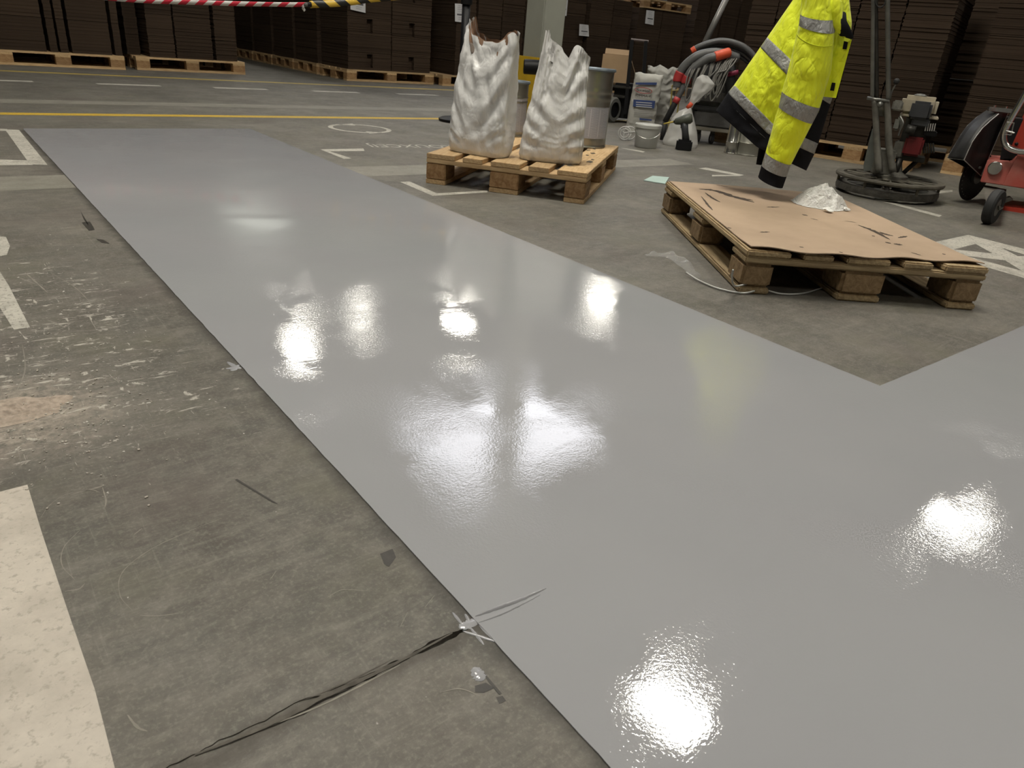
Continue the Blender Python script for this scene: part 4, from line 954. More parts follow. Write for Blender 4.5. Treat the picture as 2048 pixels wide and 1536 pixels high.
MB().tube(bez([TP(1800, 232, -.07), TP(1806, 246, -.09), TP(1800, 262, -.08), TP(1797, 272, -.08)], 5), .006, 8).build('fuel_line', M_STEEL, tw, smooth=True)
for k in range(5):
    u = 1850 + k * 4.5; MB().tube([TP(u, 262, -.06), TP(u + 3, 247, -.06)], .003, 6).build('fan_guard_wire', mat('bright_wire', (.6, .58, .55), .4, .6), tw)
frame_box(1847, 262, 1874, 274, -.05, .1, .006, 'recoil_housing', M_BLACK)
for k in range(5):
    u = 1846 + k * 5; MB().tube([TP(u, 286, -.03), TP(u + 2, 306, -.03)], .005, 6).build('cooling_fin', M_DARKMET, tw)
frame_box(1786, 283, 1808, 316, -.04, .12, .008, 'belt_cover', M_DUSTY); frame_box(1780, 312, 1850, 322, -.03, .16, .004, 'engine_plate', M_DARKMET)
MB().tube([TP(1800, 318, -.02), TP(1790, 345, -.04)], .02, 10).build('engine_mount', M_DARKMET, tw, smooth=True)
MB().tube([TP(1838, 318, .03), TP(1800, 352, .03)], .014, 10).build('engine_mount', M_DARKMET, tw, smooth=True)

# ================================================================ FLOOR SAW
SB = RT(1960, 350, 4.35); sv = Vector((SB.x, SB.y, 0)).normalized(); sr = Vector((sv.y, -sv.x, 0))
an = (sr * .88 - sv * .47).normalized(); fw_ = (sr * .47 + sv * .88).normalized()     # blade axis, blade length direction
sw = thing('floor_saw', 'red floor saw with black blade guard at the right edge', 'machine', (SB.x, SB.y, 0))
M_RED = mat('dusty_red_paint', (.42, .045, .028), .5, var=(5, .5, (.46, .17, .14)))
M_RED2 = mat('red_paint', (.45, .045, .025), .42, var=(8, .2))
M_GUARD = mat('black_guard', (.030, .029, .028), .5, .3, var=(16, .5), bump=(40, .15, .001))
ps = SB - an * .02
def SG(u, v): return PL(u, v, ps, an)
side = [(1997, 228), (1980, 242), (1965, 256), (1954, 270), (1945, 283), (1937, 300), (1928, 320), (1962, 352), (1972, 328), (1990, 286), (2016, 226)]
rim = [(1974, 221), (1952, 236), (1935, 252), (1922, 270), (1911, 289), (1902, 304), (1896, 316)]
gsd = MB().prism([SG(*p) for p in side], -an * .006).build('guard_side', M_GUARD, sw)
inner = [SG(*p) for p in side[:7]]; outer = [PL(u, v, ps - an * .115, an) for u, v in rim]
MB().grid(lambda x, y: bez(inner, 3)[min(18, int(y * 18 + .5))].lerp(bez(outer, 3)[min(18, int(y * 18 + .5))], x), 3, 18).build('guard_rim', M_GUARD, sw, smooth=True, solid=.005)
M_EDGE = mat('worn_bright_edge', (.5, .48, .45), .45, .5)
MB().tube(inner, .0028, 6).build('guard_edge', M_EDGE, gsd); MB().tube(outer, .0028, 6).build('guard_edge', M_EDGE, gsd)
MB().tube([inner[-1], outer[-1]], .0025, 6).build('guard_edge', M_EDGE, gsd); MB().tube([inner[-1], SG(1962, 352)], .0025, 6).build('guard_edge', M_EDGE, gsd); MB().tube([SG(2016, 226), SG(1962, 352)], .002, 6).build('guard_edge', M_EDGE, gsd)
MB().prism([o + Vector((0, 0, 0)) for o in outer] + [PL(1962, 352, ps - an * .115, an), PL(2016, 226, ps - an * .115, an)], -an * .005).build('guard_side', M_GUARD, sw)
MB().lathe([(0, 0), (.008, 0), (.008, .012), (0, .012)], SG(1958, 335), 10, axis=an).build('guard_bolt', M_STEEL, sw)
bar0, bar1 = PL(1976, 217, ps - an * .06, an), PL(2022, 222, ps + an * .02, an)
rbox((bar0 + bar1) / 2, ((bar1 - bar0).length, .035, .022), .003, 'guard_bracket', M_CHROME, sw, Matrix.Rotation(math.atan2((bar1 - bar0).y, (bar1 - bar0).x), 3, 'Z'))
for k in (.25, .75): MB().tube([bar0.lerp(bar1, k) + Vector((0, 0, .01)), bar0.lerp(bar1, k) + Vector((0, 0, .022))], .006, 8).build('bracket_bolt', M_CHROME, sw)
pb = ps - an * .055; bc = PL(1951, 352, pb, an); br = .188
if bc.z - br < .004: br = bc.z - .004
segs = 96; 
b = MB(); b.lathe([(0, -.0015), (br - .008, -.0015), (br, -.0022), (br, .0022), (br - .008, .0015), (0, .0015)], bc, segs, axis=an); bld = b.build('saw_blade', mat('dark_saw_blade', (.05, .048, .045), .45, .6, var=(26, .4)), sw, smooth=True, angle=.4)
for k in range(30):
    a = k * 2 * PI / 30; e1 = fw_; e2 = Vector((0, 0, 1)); d = e1 * math.cos(a) + e2 * math.sin(a)
    MB().lathe([(0, 0), (.0028, 0), (.0028, .001), (0, .001)], bc + d * (br - .022) + an * .0016, 6, axis=an).build('blade_hole', MATS.get('pale_dot') or mat('pale_dot', (.3, .29, .27), .6), bld)
MB().lathe([(0, -.02), (.04, -.02), (.045, .02), (0, .02)], bc, 24, axis=an).build('blade_flange', M_STEEL, sw, smooth=True, angle=.5)
# red chassis: front plate, body, rails
pc = ps + an * .02 - sv * .0
def SC(u, v, dy=0): return UP(u, v, SB, dy)
MB().prism([SC(1960, 364, -.05), SC(1975, 320, -.05), SC(2022, 324, -.05), SC(2034, 312, -.05), SC(2200, 332, -.05), SC(2200, 405, -.05), SC(2045, 377, -.05)], sv * .42).build('chassis', M_RED, sw, bevel=.004)
MB().prism([SC(2035, 310, -.07), SC(2200, 330, -.07), SC(2200, 400, -.07), SC(2048, 376, -.07), SC(2006, 370, -.07)], sv * .02).build('front_plate', M_RED, sw)
MB().lathe([(0, 0), (.036, 0), (.038, .004), (.038, .012), (.034, .016), (.012, .016), (.012, .024), (0, .024)], SC(1990, 336, -.052), 28, axis=-sv).build('axle_washer', M_CHROME, sw, smooth=True, angle=.5)
MB().prism([SC(2021, 297, .02), SC(2062, 204, .02), SC(2220, 220, .02), SC(2200, 320, .02), SC(2040, 304, .02)], sv * .45).build('engine_cowl', M_RED2, sw, bevel=.006)
rbox(SC(2085, 300, .10) + sv * .22, (.36, .40, .16), .01, 'engine_deck', M_BLACK, sw, Matrix.Rotation(math.atan2(sr.y, sr.x), 3, 'Z'))
MB().prism([SC(2000, 318, .03), SC(2014, 235, .03), SC(2060, 240, .03), SC(2060, 318, .03)], sv * .3).build('inner_housing', M_BLACK, sw)
MB().lathe([(0, 0), (.010, 0), (.010, .008), (0, .01)], SC(2033, 288, .015), 12, axis=-sv).build('cowl_bolt', M_BLACK, sw, smooth=True)
MB().tube(bez([SC(2200, 325, -.10), SC(2080, 308, -.10), SC(2035, 302, -.10), SC(2012, 290, -.10), SC(2008, 268, -.10), SC(2022, 238, -.10), SC(2048, 192, -.10), SC(2090, 110, -.10)], 8), .0165, 14).build('tube_frame', M_CHROME, sw, smooth=True)
for dy_ in (-.13, -.075): MB().tube([SC(2014, 244, dy_), SC(2028, 246, dy_), SC(2022, 270, dy_), SC(2010, 268, dy_)], .004, 6).build('tube_clamp', M_CHROME, sw)
MB().tube([SC(2012, 262, -.135), SC(2028, 266, -.13)], .006, 8).build('clamp_bolt', M_CHROME, sw)
# front wheel and fork, lower red frame
wc = FL(1974, 450); wr_ = .092; wc = wc + sv * .035; wc.z = wr_
ax = (sr * .97 - sv * .27).normalized()
MB().lathe([(.045, -.022), (wr_ - .008, -.024), (wr_, -.014), (wr_, .014), (wr_ - .008, .024), (.045, .022)], wc, 32, axis=ax).build('front_wheel', M_RUB, sw, smooth=True, angle=.6)
MB().lathe([(0, -.022), (.05, -.02), (.05, .02), (0, .022)], wc, 20, axis=ax).build('wheel_hub', M_STEEL, sw, smooth=True, angle=.6)
wt = wc + Vector((0, 0, .0)); 
MB().prism([wc + ax * .024 + Vector((0, 0, -.012)), wc + ax * .024 + Vector((0, 0, .012)) - fw_ * .02, SC(1978, 372, .06), SC(2010, 378, .06), wc + ax * .024 + fw_ * .03], ax * .008).build('wheel_fork', M_DUSTY, sw)
MB().prism([wc - ax * .032 + Vector((0, 0, -.012)), wc - ax * .032 + Vector((0, 0, .015)) - fw_ * .02, SC(1968, 370, .08), SC(1992, 374, .08), wc - ax * .032 + fw_ * .03], ax * .008).build('wheel_fork', M_DUSTY, sw)
MB().prism([SC(1994, 428, -.03), SC(2000, 412, -.03), SC(2200, 436, -.03), SC(2200, 462, -.03)], sv * .35).build('lower_frame', M_RED2, sw, bevel=.004)
MB().tube([SC(1996, 430, -.05), SC(2200, 463, -.05)], .0085, 10).build('front_rail', M_CHROME, sw, smooth=True)
MB().prism([SC(2002, 397, .0), SC(2020, 394, .0), SC(2026, 400, .0), SC(2004, 408, .0)], sv * .05).build('splash_lip', M_STEEL, sw)
for yo in (.30,):
    for xo in (.30, .66):
        c = Vector((wc.x, wc.y, 0)) + sr * (xo + .12) + sv * (yo + .3); c.z = .09
        MB().lathe([(.03, -.025), (.08, -.028), (.09, -.016), (.09, .016), (.08, .028), (.03, .025)], c, 32, axis=ax).build('rear_wheel', M_RUB, sw, smooth=True, angle=.6)
        MB().lathe([(0, -.02), (.034, -.02), (.034, .02), (0, .02)], c, 20, axis=ax).build('wheel_hub', M_STEEL, sw, smooth=True)

# ================================================================ JUNK BEHIND THE PALLETS
# black lifting trolley with two posts
KC = FL(1250, 240); KC = Vector((5.75, 5.35, 0))
def KP(u, v, dy=0): return UP(u, v, KC, dy)
kv = Vector((KC.x, KC.y, 0)).normalized(); kr = Vector((kv.y, -kv.x, 0)); krot = Matrix.Rotation(math.atan2(kr.y, kr.x), 3, 'Z')
kt = thing('lift_trolley', 'black hand trolley with two upright mast posts and a wheel', 'trolley', KC)
for (ua, va, ub, vb) in ((1264, 80, 1250, 228), (1292, 82, 1282, 228)): MB().tube([KP(ub, vb), KP(ua, va)], .024, 4).build('mast_post', M_BLACK, kt)
MB().tube([KP(1262, 79), KP(1297, 83)], .012, 8).build('mast_bar', mat('worn_dark_bar', (.10, .075, .07), .6), kt)
def kbox(u0, v0, u1, v1, dy, dep, name, m):
    a = KP((u0 + u1) / 2, (v0 + v1) / 2, dy); wdt = (KP(u1, v1, dy) - KP(u0, v1, dy)).dot(kr); h = KP(u0, v0, dy).z - KP(u0, v1, dy).z
    return rbox(a + kv * dep / 2, (wdt, dep, h), .006, name, m, kt, krot)
kbox(1226, 168, 1282, 238, .05, .3, 'chassis', M_BLACK); kbox(1222, 172, 1262, 177, -.02, .3, 'platform', M_DARKMET); kbox(1226, 190, 1250, 196, -.02, .1, 'platform', M_DARKMET)
def wheel(c, r, wd, axis, parent, tyre, hub):
    tyre_ring = MB().lathe([(r * .62, -wd), (r * .9, -wd), (r, -wd * .5), (r, wd * .5), (r * .9, wd), (r * .62, wd)], c, 32, axis=axis); wl = tyre_ring.build('wheel', tyre, parent, smooth=True, angle=.6)
    MB().lathe([(0, -wd * .6), (r * .62, -wd * .6), (r * .62, wd * .6), (0, wd * .6)], c, 20, axis=axis).build('hub', hub, wl, smooth=True, angle=.6)
wk = KP(1222, 243, -.06); wk.z = .125
wheel(wk, .12, .03, (kr - kv * .6).normalized(), kt, mat('grey_tyre', (.11, .11, .10), .7), M_BLACK)
wk2 = wk + kr * .42; wheel(wk2, .12, .03, (kr - kv * .6).normalized(), kt, MATS['grey_tyre'], M_BLACK)
# open cardboard box on the trolley
bxp = [KP(1204, 168, .10), KP(1258, 172, .10)]
cbx = thing('open_box', 'open brown cardboard box resting on the black trolley', 'box', KP(1235, 168, .15))
zt = KP(1210, 108, .1).z; zb = KP(1210, 167, .1).z + .015
bw = (KP(1256, 140, .1) - KP(1203, 140, .1)).dot(kr); bo = KP(1203, 140, .1); bo.z = 0
def bpt(x, y, z): return bo + kr * x + kv * y + Vector((0, 0, z))
for (xa, ya, xb, yb) in ((0, 0, bw, 0), (0, .3, bw, .3), (0, 0, 0, .3), (bw, 0, bw, .3)):
    d = Vector((xb - xa, yb - ya, 0)).normalized(); nn = Vector((-d.y, d.x, 0)) * .004
    MB().prism([bpt(xa, ya, zb), bpt(xb, yb, zb), bpt(xb, yb, zt), bpt(xa, ya, zt)], kr * nn.x + kv * nn.y + Vector((0, 0, 0))).build('box_wall', M_CBL, cbx)
MB().prism([bpt(0, 0, zb), bpt(bw, 0, zb), bpt(bw, .3, zb), bpt(0, .3, zb)], (0, 0, .004)).build('box_floor', M_CBL, cbx)
MB().prism([bpt(bw, 0, zt), bpt(bw, .3, zt), bpt(bw + .10, .3, zt - .22), bpt(bw + .10, -.01, zt - .20)], (0, 0, .005)).build('box_flap', M_CBL, cbx)
MB().prism([bpt(0, .3, zt), bpt(bw, .3, zt), bpt(bw, .36, zt + .05), bpt(0, .36, zt + .05)], (0, 0, .005)).build('box_flap', M_CBL, cbx)

# printed sack and rumpled sack behind it
def slump(name, label, c, wd, dp, ht, seed, m, crumple=1.0, lean=0):
    v_ = Vector((c.x, c.y, 0)).normalized(); h_ = Vector((v_.y, -v_.x, 0)); t = thing(name, label, 'sack', c)
    def sq(a, p): return math.copysign(abs(a) ** p, a)
    def fn(u, s):
        a = 2 * PI * u; x = sq(math.cos(a), .5); y = sq(math.sin(a), .5)
        k = 1 if s < .82 else max(.05, 1 - ((s - .82) / .18) ** 2 * .95)
        q = Vector((x * wd / 2, y * dp / 2 * k, ht * min(1, s / .92 if s < .92 else 1)))
        nn = q + Vector((seed, 0, 0))
        d = fold(nn, 13, .008 * crumple) + fold(nn, 27, .004 * crumple); top = .02 * crumple * noise.noise(Vector((x * 2.2, seed, 1))) * (s > .7)
        return c + h_ * (q.x * (1 + .0 * k) + d * x + lean * q.z) + v_ * (q.y + d * y) + Vector((0, 0, q.z + top + .001))
    b = MB(); b.grid(fn, 80, 60, True); b.build('sack_body', m, t, smooth=True); return t, fn, h_, v_
M_SACK = mat('white_sack', (.46, .45, .41), .7, var=(7, .18), bump=(40, .3, .003))
s1 = FL(1291, 257); s1 = Vector((5.312, 4.842, 0))
ss, sfn, sh, sv2 = slump('cement_sack', 'printed white sack with blue bands behind the white bucket', s1, .255, .16, UP(1300, 148, s1).z, 3, M_SACK, .6, .03)
def on_front(u, v, off=.012): return UP(u, v, s1, -.085 - off)
def patch(px, m, name, off=.008):
    pts = [on_front(u, v, off) for u, v in px]; MB().prism(pts, sv2 * .002).build(name, m, ss)
M_BLUE = mat('sack_blue', (.035, .065, .20), .6, var=(20, .3)); M_INK = mat('sack_ink', (.06, .05, .05), .7); M_REDI = mat('sack_red', (.30, .05, .05), .7)
patch([(1271, 165), (1314, 165), (1313, 170), (1271, 169)], M_BLUE, 'blue_band'); patch([(1267, 199), (1311, 202), (1308, 217), (1266, 213)], M_BLUE, 'blue_band')
ov = [on_front(1287 + 17 * math.cos(k * PI / 12), 181 + 2.0 * math.cos(k * PI / 12) + 5.5 * math.sin(k * PI / 12), .010) for k in range(25)]
MB().tube(ov, .003, 6).build('logo_oval', M_REDI, ss)
exs = (on_front(1300, 182) - on_front(1275, 180)).normalized(); eys = Vector((0, 0, 1))
text_mesh('logo_lettering', 'Bauriol', M_INK, ss, on_front(1286, 181, .011), exs, eys, ((on_front(1299, 182) - on_front(1273, 180)).length, .036), -sv2)
text_mesh('type_lettering', '(DMMA-4)', M_INK, ss, on_front(1287, 192, .011), exs, eys, ((on_front(1304, 193) - on_front(1271, 190)).length, .036), -sv2)
M_WINK = mat('sack_white_print', (.5, .5, .52), .7)
for v0 in (203.5, 208, 212): patch([(1272, v0), (1304, v0 + 2.2), (1304, v0 + 3.8), (1272, v0 + 1.6)], M_WINK, 'print_line', .0105)
patch([(1279, 236), (1304, 239), (1303, 242), (1279, 240)], M_BLUE, 'blue_band')
for v0 in (221, 225, 229): patch([(1268, v0), (1306, v0 + 2), (1306, v0 + 3), (1268, v0 + 1)], mat('sack_grey_print', (.28, .27, .26), .7), 'print_line')
s2 = Vector((5.60, 4.93, 0)); slump('cement_sack', 'rumpled folded white sack behind the printed one', s2, .29, .16, UP(1318, 133, s2).z, 9, mat('grey_white_sack', (.36, .35, .32), .7, var=(10, .3), bump=(40, .3, .003)), 1.7, .02)
# bucket
bk = FL(1290, 297); bk.z = 0; bkv = Vector((bk.x, bk.y, 0)).normalized(); bk = bk + bkv * .09; bk.z = 0
bt_ = thing('white_bucket', 'white plastic bucket with lid in front of the printed sack', 'bucket', bk)
M_PAIL = mat('white_pail', (.50, .50, .47), .4, var=(5, .12)); hz = UP(1290, 247, bk).z
MB().lathe([(0, .001), (.082, .001), (.086, .006), (.098, hz - .025)], bk, 40).build('pail', M_PAIL, bt_, smooth=True, angle=.6)
MB().lathe([(.098, hz - .03), (.104, hz - .028), (.105, hz - .006), (.10, hz), (.094, hz), (.092, hz - .006), (0, hz - .008)], bk, 40).build('lid', M_PAIL, bt_, smooth=True, angle=.6)
MB().tube(bez([bk + Vector((math.cos(a) * .106, math.sin(a) * .106, hz - .03 - .07 * math.sin((a - .0 - (toCam(bk) - 1.5)) / 3.0 * PI))) for a in [toCam(bk) - 1.5 + k * .5 for k in range(7)]], 4), .002, 6).build('wire_handle', M_CHROME, bt_, smooth=True)
# mixing paddle rings
mp_c = FL(1252, 281); mp_ = thing('mixing_paddle', 'white wire mixing paddle of rings lying left of the bucket', 'paddle', mp_c)
M_WIRE = mat('white_wire', (.52, .52, .50), .4)
mv = Vector((mp_c.x, mp_c.y, 0)).normalized(); mh = Vector((mv.y, -mv.x, 0))
for r, cxo, dyo in ((.052, -.02, 0), (.052, .02, .05), (.035, -.02, .0)):
    MB().tube([mp_c + mh * (cxo + r * math.cos(a)) + mv * dyo + Vector((0, 0, .056 + r * math.sin(a))) for a in [k * PI / 14 for k in range(29)]], .0042, 6).build('ring', M_WIRE, mp_, smooth=True)
for k in range(3):
    a = k * 2 * PI / 3 + .4; MB().tube([mp_c + mh * -.02 + Vector((0, 0, .056)), mp_c + mh * (-.02 + .05 * math.cos(a)) + Vector((0, 0, .056 + .05 * math.sin(a)))], .0038, 6).build('strut', M_WIRE, mp_)
MB().tube([mp_c + mh * -.02 + Vector((0, 0, .056)), mp_c + mh * .10 + mv * .25 + Vector((0, 0, .06))], .006, 8).build('shaft', M_WIRE, mp_)

# dust extractor with hoses and cords
VC = Vector((5.36, 4.06, 0)); vv = Vector((VC.x, VC.y, 0)).normalized(); vh = Vector((vv.y, -vv.x, 0)); vrot = Matrix.Rotation(math.atan2(vh.y, vh.x), 3, 'Z')
def VPp(u, v, dy=0): return UP(u, v, VC, dy)
ve = thing('dust_extractor', 'grey film-wrapped dust extractor on castors behind the jacket', 'vacuum', VC)
M_WRAP = mat('dusty_wrap', (.125, .122, .12), .32, var=(12, .4), bump=(18, .9, .012)); M_VDARK = mat('extractor_dark', (.045, .046, .048), .5, var=(10, .4))
def vbox(u0, v0, u1, v1, dy, dep, bev, name, m, par=None):
    a = VPp((u0 + u1) / 2, (v0 + v1) / 2, dy); wdt = (VPp(u1, v1, dy) - VPp(u0, v1, dy)).dot(vh); h = VPp(u0, v0, dy).z - VPp(u0, v1, dy).z
    return rbox(a + vv * dep / 2, (wdt, dep, h), bev, name, m, par or ve, vrot)
vbox(1386, 222, 1476, 258, 0, .27, .02, 'dust_tank', M_WRAP); vbox(1372, 170, 1476, 216, .02, .27, .05, 'filter_housing', M_WRAP); vbox(1378, 214, 1480, 224, .0, .28, .01, 'tank_collar', M_VDARK)
vbox(1388, 257, 1474, 264, -.02, .30, .004, 'base_plate', mat('pale_base', (.22, .20, .16), .6)); vbox(1400, 118, 1470, 172, .06, .2, .04, 'motor_head', M_VDARK)
MB().tube([VPp(1462, 190, -.02), VPp(1458, 112, .0)], .042, 14).build('inlet_pipe', M_VDARK, ve, smooth=True)
MB().tube([VPp(1466, 151, -.03), VPp(1465, 142, -.03)], .046, 14).build('pipe_band', mat('magenta_tape', (.25, .02, .06), .5), ve, smooth=True)
for u in (1396, 1424, 1468):
    c = VPp(u, 272, .06); c.z = .05; wheel(c, .048, .014, (vh + vv * .3).normalized(), ve, M_RUB, M_STEEL)
    rbox(c + Vector((0, 0, .045)), (.04, .05, .05), .004, 'castor_fork', M_DARKMET, ve, vrot)
M_HOSE = mat('grey_hose', (.115, .115, .113), .45, var=(5, .2), bump=(120, .3, .002)); M_OR = mat('orange_tape', (.66, .085, .03), .5, var=(14, .2)); M_REDT = mat('red_tape', (.36, .03, .03), .5)
def hose(label, pts, r, cuffs, m=None, group=None, cat='hose', name='suction_hose'):
    path = bez([VPp(*p) for p in pts], 10); t = thing(name, label, cat, path[0], 0, group)
    MB().tube(path, r, 12).build('hose', m or M_HOSE, t, smooth=True)
    for k, ln, mm in cuffs:
        i = int(k * (len(path) - 1)); j = min(len(path) - 1, i + ln); MB().tube(path[i:j + 1], r * 1.14, 12).build('tape_cuff', mm, t, smooth=True)
hose('grey suction hose with red taped end, outer of the two over the extractor', [(1354, 175, -.12), (1357, 155, -.12), (1368, 134, -.12), (1390, 115, -.12), (1412, 107, -.1), (1440, 106, -.08), (1475, 116, 0)], .037, [(0.10, 9, M_REDT)])
hose('grey suction hose with orange taped end, inner of the two over the extractor', [(1371, 172, -.16), (1375, 155, -.16), (1388, 136, -.16), (1412, 119, -.16), (1432, 113, -.16), (1458, 105, -.1)], .034, [(.06, 8, M_REDT), (.78, 13, M_OR)])
for i, dv in enumerate((0, 7, 15, 24)):
    hose('black coiled hose arching over the extractor, %s from the top' % ['first', 'second', 'third', 'fourth'][i], [(1383 + dv, 103 + dv * .6, .02 * i), (1402, 92 + dv, .02 * i), (1440, 82 + dv, .02 * i), (1475, 88 + dv, .02 * i), (1500, 104 + dv, .02 * i), (1522, 135 + dv, .02 * i)], .017 if i else .024, [(0, 5, M_OR)] if i == 0 else [], M_VDARK if i % 2 else mat('dark_hose', (.075, .075, .075), .45), 'coiled hoses over the extractor')
rr = random.Random(4)
pc = thing('extension_cable', 'bundle of grey power cords hung in loops on the extractor', 'cable', VPp(1430, 120, -.2))
M_CORD = mat('grey_cord', (.15, .145, .13), .5)
for i in range(13):
    u0 = 1382 + i * 6.0 + rr.uniform(-3, 3); u1 = u0 - rr.uniform(18, 40); lo = rr.uniform(175, 215) - abs(i - 5) * 2
    b = MB().tube(bez([VPp(u0 + 10, 118 + rr.uniform(-4, 6), -.10), VPp(u0, 140, -.19), VPp(u1 + 14, lo - 25, -.21), VPp((u0 + u1) / 2, lo, -.21), VPp(u0 + 3, lo - 30, -.2), VPp(u0 + 14, 130, -.17), VPp(u0 + 22, 118, -.1)], 7), .0062, 6)
    b.build('cord_loop', M_CORD, pc, smooth=True)
# suction lance: long grey tube rising behind, black lance with red tape
ln = thing('suction_lance', 'long grey tube leaning up behind the coiled hoses', 'tube', VPp(1400, 95, .3))
MB().tube([VPp(1398, 110, .3), VPp(1455, -8, .3)], .026, 14).build('tube', mat('grey_tube', (.19, .185, .175), .4, .3), ln, smooth=True)
MB().tube([VPp(1398, 110, .3), VPp(1392, 122, .3), VPp(1390, 262, .3)], .03, 12).build('tube_elbow', M_VDARK, ln, smooth=True)
l2 = thing('floor_nozzle', 'black suction lance with a red taped ring leaning by the sacks', 'tube', FL(1328, 256))
a_, b_ = VPp(1330, 244, -.25), VPp(1368, 172, -.2)
MB().tube([a_, b_], .024, 12).build('lance', M_RUB, l2, smooth=True); MB().tube([a_.lerp(b_, .53), a_.lerp(b_, .68)], .028, 12).build('tape_ring', M_REDT, l2, smooth=True)
zz = Vector((a_.x, a_.y, .02)); MB().tube([a_, zz], .02, 10).build('lance_foot', M_RUB, l2, smooth=True)
# yellow metal frame
yf = thing('tool_frame', 'thin yellow metal frame standing behind the black lance', 'frame', VPp(1345, 250, .1))
M_YF = mat('dull_yellow_metal', (.32, .25, .05), .5)
fpts = [(1344, 171), (1361, 170), (1361, 180), (1344, 181), (1344, 171)]
MB().tube([VPp(u, v, .1) for u, v in fpts], .006, 6).build('frame', M_YF, yf)
for ua, ub in ((1344, 1340), (1361, 1352)):
    p = VPp(ub, 250, .1); p.z = 0; MB().tube([VPp(ua, 180, .1), p], .006, 6).build('leg', M_YF, yf)
# tied plastic bag
TB = FL(1358, 292); TB = Vector((TB.x, TB.y, 0)); tbv = Vector((TB.x, TB.y, 0)).normalized(); tbh = Vector((tbv.y, -tbv.x, 0))
def BP(u, v, dy=0): return UP(u, v, TB, dy)
tb = thing('tied_plastic_bag', 'milky plastic bag tied with orange tape, standing behind the drill', 'bag', TB)
def milky():
    k = NT('milky_film'); k.col((.72, .71, .68)); b = k.b; b.inputs['Roughness'].default_value = .22; b.inputs['Alpha'].default_value = .55
    k.l(k.bump(k.noise(k.coord(), 34, 4), .6, .006), b.inputs['Normal']); MATS['milky_film'] = k.m; return k.m
M_MILK = milky()
BL = [(0, (1328, 293, 1392, 299)), (.12, (1325, 282, 1396, 290)), (.35, (1335, 258, 1394, 262)), (.55, (1344, 236, 1388, 236)), (.7, (1358, 222, 1384, 222)), (.8, (1374, 215, 1383, 216))]
def bagfn(u, s):
    l = lerp_tab(BL, s * .8); ph = 2 * PI * u; k = (1 - math.cos(ph)) / 2; uu, v = l[0] + (l[2] - l[0]) * k, l[1] + (l[3] - l[1]) * k
    hw = abs(l[2] - l[0]) / 2 / F_PX * 5.4; wr = .02 * noise.noise(Vector((uu * .06, v * .05, ph))) * (1 - s * .6)
    return BP(uu + 40 * wr * math.cos(ph), v, -math.sin(ph) * (hw * .8 + wr)) 
MB().grid(bagfn, 60, 36, True).build('bag_body', M_MILK, tb, smooth=True)
def fillfn(u, s):
    a = 2 * PI * u; c = BP(1358, 290); c.z = .006; r = .10 * math.cos(s * PI / 2) + .002
    return c + tbh * r * math.cos(a) + tbv * (r * .6 * math.sin(a)) + Vector((0, 0, .07 * math.sin(s * PI / 2) * (1 + .4 * noise.noise(Vector((math.cos(a), math.sin(a), s * 2))))))
MB().grid(fillfn, 40, 12, True).build('powder_fill', mat('white_powder', (.70, .69, .65), .9), tb, smooth=True)
NK = [(0, (1374, 215, 1384, 217)), (.2, (1378, 206, 1389, 208)), (.45, (1382, 190, 1406, 192)), (.7, (1388, 168, 1424, 178)), (.88, (1394, 155, 1430, 168)), (1, (1404, 149, 1416, 152))]
def neck(u, s):
    l = lerp_tab(NK, s); ph = 2 * PI * u; k = (1 - math.cos(ph)) / 2; uu, v = l[0] + (l[2] - l[0]) * k, l[1] + (l[3] - l[1]) * k
    hw = abs(l[2] - l[0]) / 2 / F_PX * 5.4
    return BP(uu, v, -math.sin(ph) * hw * .45 + .012 * noise.noise(Vector((uu * .09, v * .09, ph))))
MB().grid(neck, 40, 30, True).build('bag_neck', M_MILK, tb, smooth=True)
MB().tube([BP(1375, 217), BP(1384, 206)], [.020, .017], 12).build('tape_tie', M_OR, tb, smooth=True)
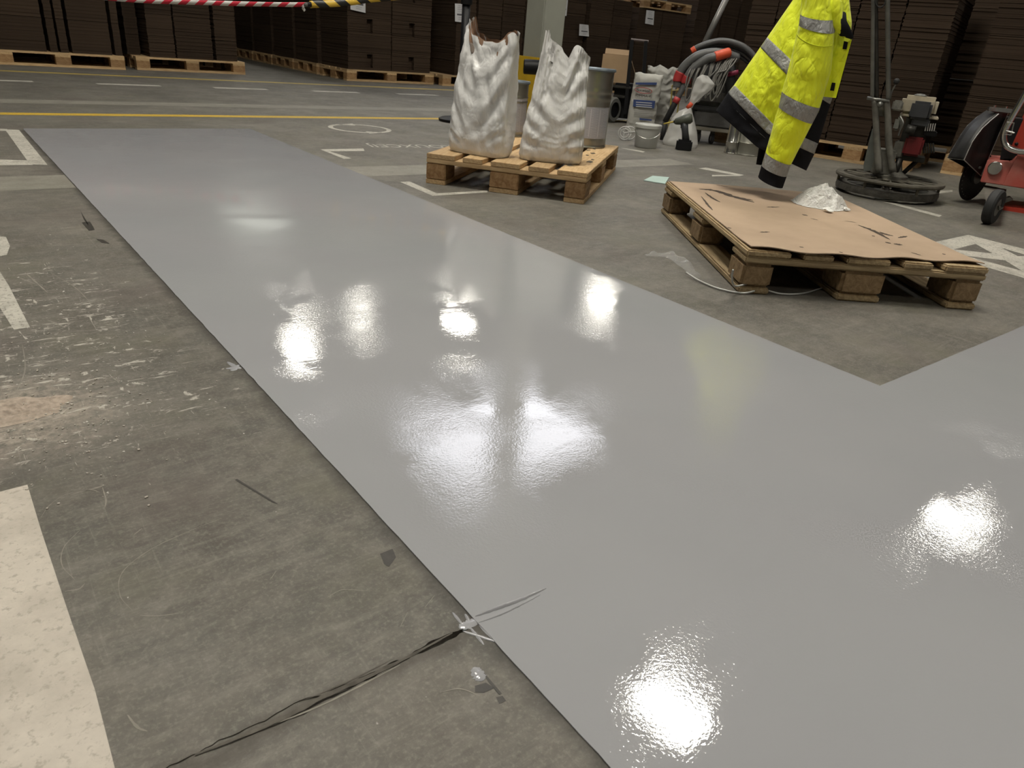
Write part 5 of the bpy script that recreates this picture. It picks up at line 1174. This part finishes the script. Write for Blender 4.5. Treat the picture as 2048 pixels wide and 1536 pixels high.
# cordless drill
DC = FL(1366, 300); dv_ = Vector((DC.x, DC.y, 0)).normalized(); dh = Vector((dv_.y, -dv_.x, 0)); drot = Matrix.Rotation(math.atan2(dh.y, dh.x), 3, 'Z')
def DP(u, v, dy=0): return UP(u, v, DC, dy)
dr = thing('cordless_drill', 'grey and black cordless drill standing on its battery', 'drill', DC)
M_DRILL = mat('drill_green_grey', (.07, .075, .055), .5, var=(20, .3))
rbox(DP(1368, 291, .0) , (.125, .085, .085), .012, 'battery', M_BLACK, dr, drot)
MB().tube([DP(1372, 284), DP(1370, 262), DP(1368, 242)], [.030, .026, .032], 12).build('grip', M_FILT, dr, smooth=True)
MB().tube([DP(1349, 243), DP(1352, 243), DP(1368, 240), DP(1380, 237), DP(1385, 236)], [.018, .024, .038, .040, .028], 16).build('motor_housing', M_DRILL, dr, smooth=True)
MB().tube([DP(1347, 243.5), DP(1352, 243)], [.010, .014], 12).build('chuck', M_BLACK, dr, smooth=True)
MB().tube([DP(1327, 248), DP(1347, 243.5)], .006, 8).build('drill_bit', mat('yellow_bit', (.45, .34, .05), .5), dr, smooth=True)
rbox(DP(1363, 254, .0), (.014, .014, .02), .003, 'trigger', M_BLACK, dr, drot)
# metal canisters
def can(label, u, v, r, vtop, m):
    c = FL(u, v); cv = Vector((c.x, c.y, 0)).normalized(); c = c + cv * r; c.z = 0; h = UP(u, vtop, c).z
    t = thing('metal_can', label, 'can', c)
    MB().lathe([(0, .002), (r - .004, .002), (r, 0), (r + .002, .006), (r - .001, .012), (r - .001, h * .35), (r + .001, h * .36), (r - .001, h * .37), (r - .001, h - .01)], c, 40).build('can_wall', m, t, smooth=True, angle=.7)
    MB().lathe([(r - .004, h - .012), (r + .003, h - .012), (r + .004, h - .004), (r, h), (r - .006, h - .006), (0, h - .006)], c, 40).build('can_lid', m, t, smooth=True, angle=.7)
M_TIN = mat('shiny_tin', (.55, .54, .50), .25, .95, bump=(12, .25, .003), var=(9, .2))
can('narrow shiny tin at the left of two behind the jacket hem', 1460, 308, .05, 240, M_TIN)
can('wide dull tin at the right of two behind the jacket hem', 1493, 312, .105, 238, mat('dull_tin', (.36, .35, .30), .4, .7, var=(6, .2)))
